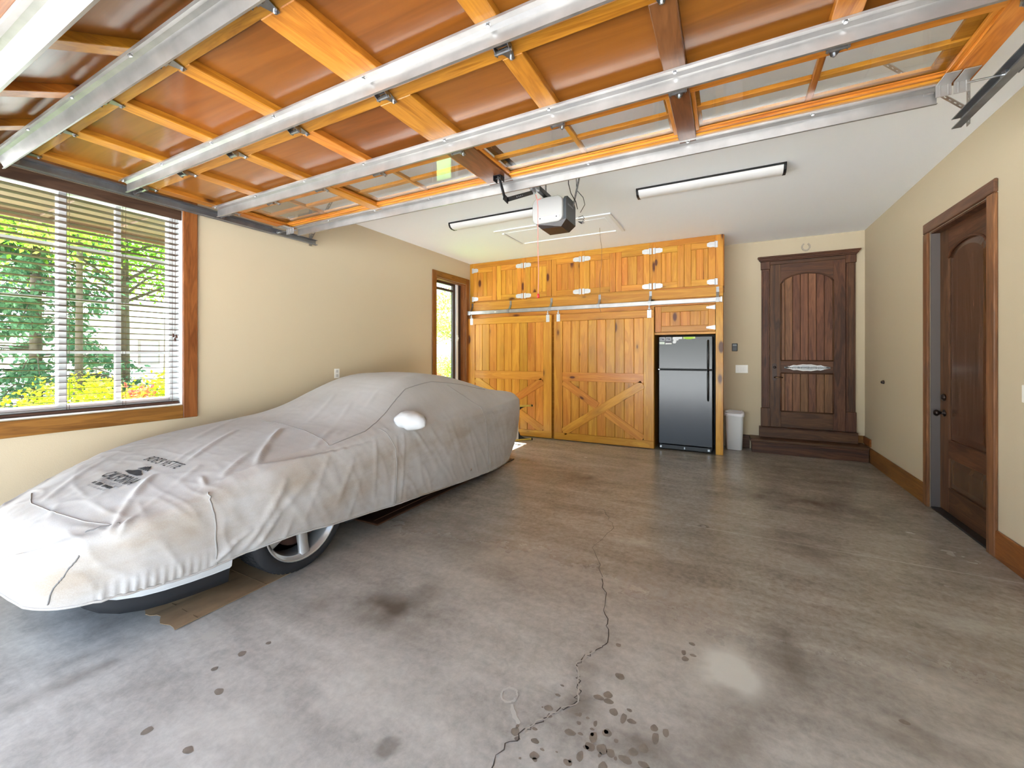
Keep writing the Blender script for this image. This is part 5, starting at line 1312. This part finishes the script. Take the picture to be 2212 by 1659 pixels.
def tree(x, y, h_, r_, zc, rz, mat, label, seed, tr=.11, size=.15, n=7000, name='tree'):
    t = thing(name, (x, y, G), label, 'tree', 'trees outside')
    rr = random.Random(seed); m = MB()
    m.tube([(x, y, G), (x+.03, y, h_*.3), (x-.04, y+.03, h_*.6), (x+.02, y, h_*.92)], [tr*1.25, tr, tr*.7, tr*.15], 10)
    tips = []
    for k in range(11):
        a = 2*PI*k/11+rr.uniform(-.3, .3); z = rr.uniform(zc-rz*.5, zc+rz*.5); e = (x+r_*.75*math.cos(a), y+r_*.75*math.sin(a), z+rr.uniform(0, .6)); tips.append(e)
        m.tube([(x, y, z-.5), ((x+e[0])/2, (y+e[1])/2, z+.1), e], [tr*.35, tr*.22, tr*.05], 5)
    m.build('trunk', M['bark'], t, True)
    m = MB()
    for k, e in enumerate(tips+[(x, y, zc), (x+.3*r_, y, zc+rz*.6), (x-.3*r_, y, zc+rz*.5)]):
        q = leaves(n//14, blob(e, r_*.5, r_*.5, rz*.36, .2), size, seed*31+k, .4); m.add(q.v, q.f)
    m.build('crown', mat, t)
tree(-13, 4.55, 7.0, 2.7, 4.3, 2.3, L_map, 'maple with grey trunk in front of the white house', 21, .11, .12, 16000)
tree(-10.0, 2.9, 6.5, 1.8, 4.6, 1.6, L_dec, 'bright green tree high behind the blind', 22, .05, .10, 9000)
tree(-9.5, 1.2, 6.0, 1.7, 3.9, 1.6, L_dec, 'bright green tree at the left edge of the big window', 23, .06, .10, 9000)
tree(-15.5, 6.5, 8.0, 2.6, 5.2, 2.2, L_map, 'dark green tree beside the white house', 24, .10, .13, 11000)
tree(-13, 18.5, 6.0, 2.6, 3.4, 2.0, L_dec, 'pale green tree seen through the narrow window', 25, .10, .16, 5000)
tree(-20, 24, 8.0, 3.5, 4.0, 2.6, L_dec, 'hazy green tree far beyond the narrow window', 26, .10, .2, 5000)
# pine with drooping boughs
pt = thing('pine_tree', (-12.5, 3.0, G), 'blue-green pine with drooping boughs left of the maple', 'tree', 'trees outside')
m = MB(); m.tube([(-12.5, 3.0, G), (-12.5, 3.0, 3), (-12.5, 3.0, 6.6)], [.11, .08, .02], 8); rr = random.Random(5); lf = MB()
for k in range(110):
    z = .35+5.8*(k/109)**1.05; L = (2.0*(1-z/7.0)+.2)*rr.uniform(.75, 1.1); a = rr.uniform(0, 2*PI); e = (-12.5+L*math.cos(a), 3.0+L*math.sin(a), z-.18*L)
    m.tube([(-12.5, 3.0, z), (-12.5+.55*L*math.cos(a), 3.0+.55*L*math.sin(a), z+.06), e], [.02, .012, .004], 4)
    def fn(r, L=L, a=a, z=z):
        t = r.uniform(.25, 1); return (-12.5+t*L*math.cos(a)+r.gauss(0, .09), 3.0+t*L*math.sin(a)+r.gauss(0, .09), z-.18*L*t*t+r.gauss(0, .05))
    q = leaves(130, fn, .12, 900+k, .8); lf.add(q.v, q.f)
m.build('trunk', M['bark'], pt, True); lf.build('needles', L_pin, pt)
# neighbour's house
hs = thing('neighbour_house', (-25, 10, G), 'white house with grey roof beyond the trees', 'house')
mwh = plain('white_siding', (232, 230, 226), .8); mrf = plain('grey_shingle', (128, 134, 146), .8, noise_amt=.12, nscale=6); mtr = plain('house_trim', (196, 192, 186), .7)
bx('wall', mwh, hs, -31, -22, 5.3, 17, G, 2.75, 0)
bx('porch_wall', mwh, hs, -24, -21.2, 3.6, 5.3, G, 2.5, 0)
MB().prism([(-21.3, 2.70), (-31.7, 2.70), (-31.7, 2.82), (-26.5, 5.0), (-21.3, 2.82)], 1, 4.9, 17.4).build('roof', mrf, hs)
MB().prism([(-20.8, 2.45), (-24.2, 2.45), (-24.2, 3.3), (-20.8, 2.62)], 1, 3.2, 5.0).build('porch_roof', mrf, hs)
bx('fascia', mtr, hs, -21.32, -21.25, 4.9, 17.4, 2.62, 2.84, 0); bx('porch_post', mtr, hs, -21.15, -21.0, 5.5, 5.66, G, 2.45, 0)
for y0_, y1_, z0_, z1_ in ((8.25, 8.85, 1.05, 1.95), (11, 12.2, 1.0, 2.0), (14, 15.2, 1.0, 2.0)):
    wf = bx('window', plain('house_window_frame', (120, 112, 104), .6), hs, -22.0, -21.95, y0_-.07, y1_+.07, z0_-.07, z1_+.07, 0)
    for a in range(2):
        zz = (z0_+z1_)/2; bx('pane', plain('house_pane', (150, 158, 164), .1), wf, -21.95, -21.94, y0_, y1_, (z0_, zz+.02)[a], (zz-.02, z1_)[a], 0)
dr = bx('door', plain('house_door', (150, 140, 130), .6), hs, -22.0, -21.95, 6.3, 7.2, G+.1, 2.05, 0)
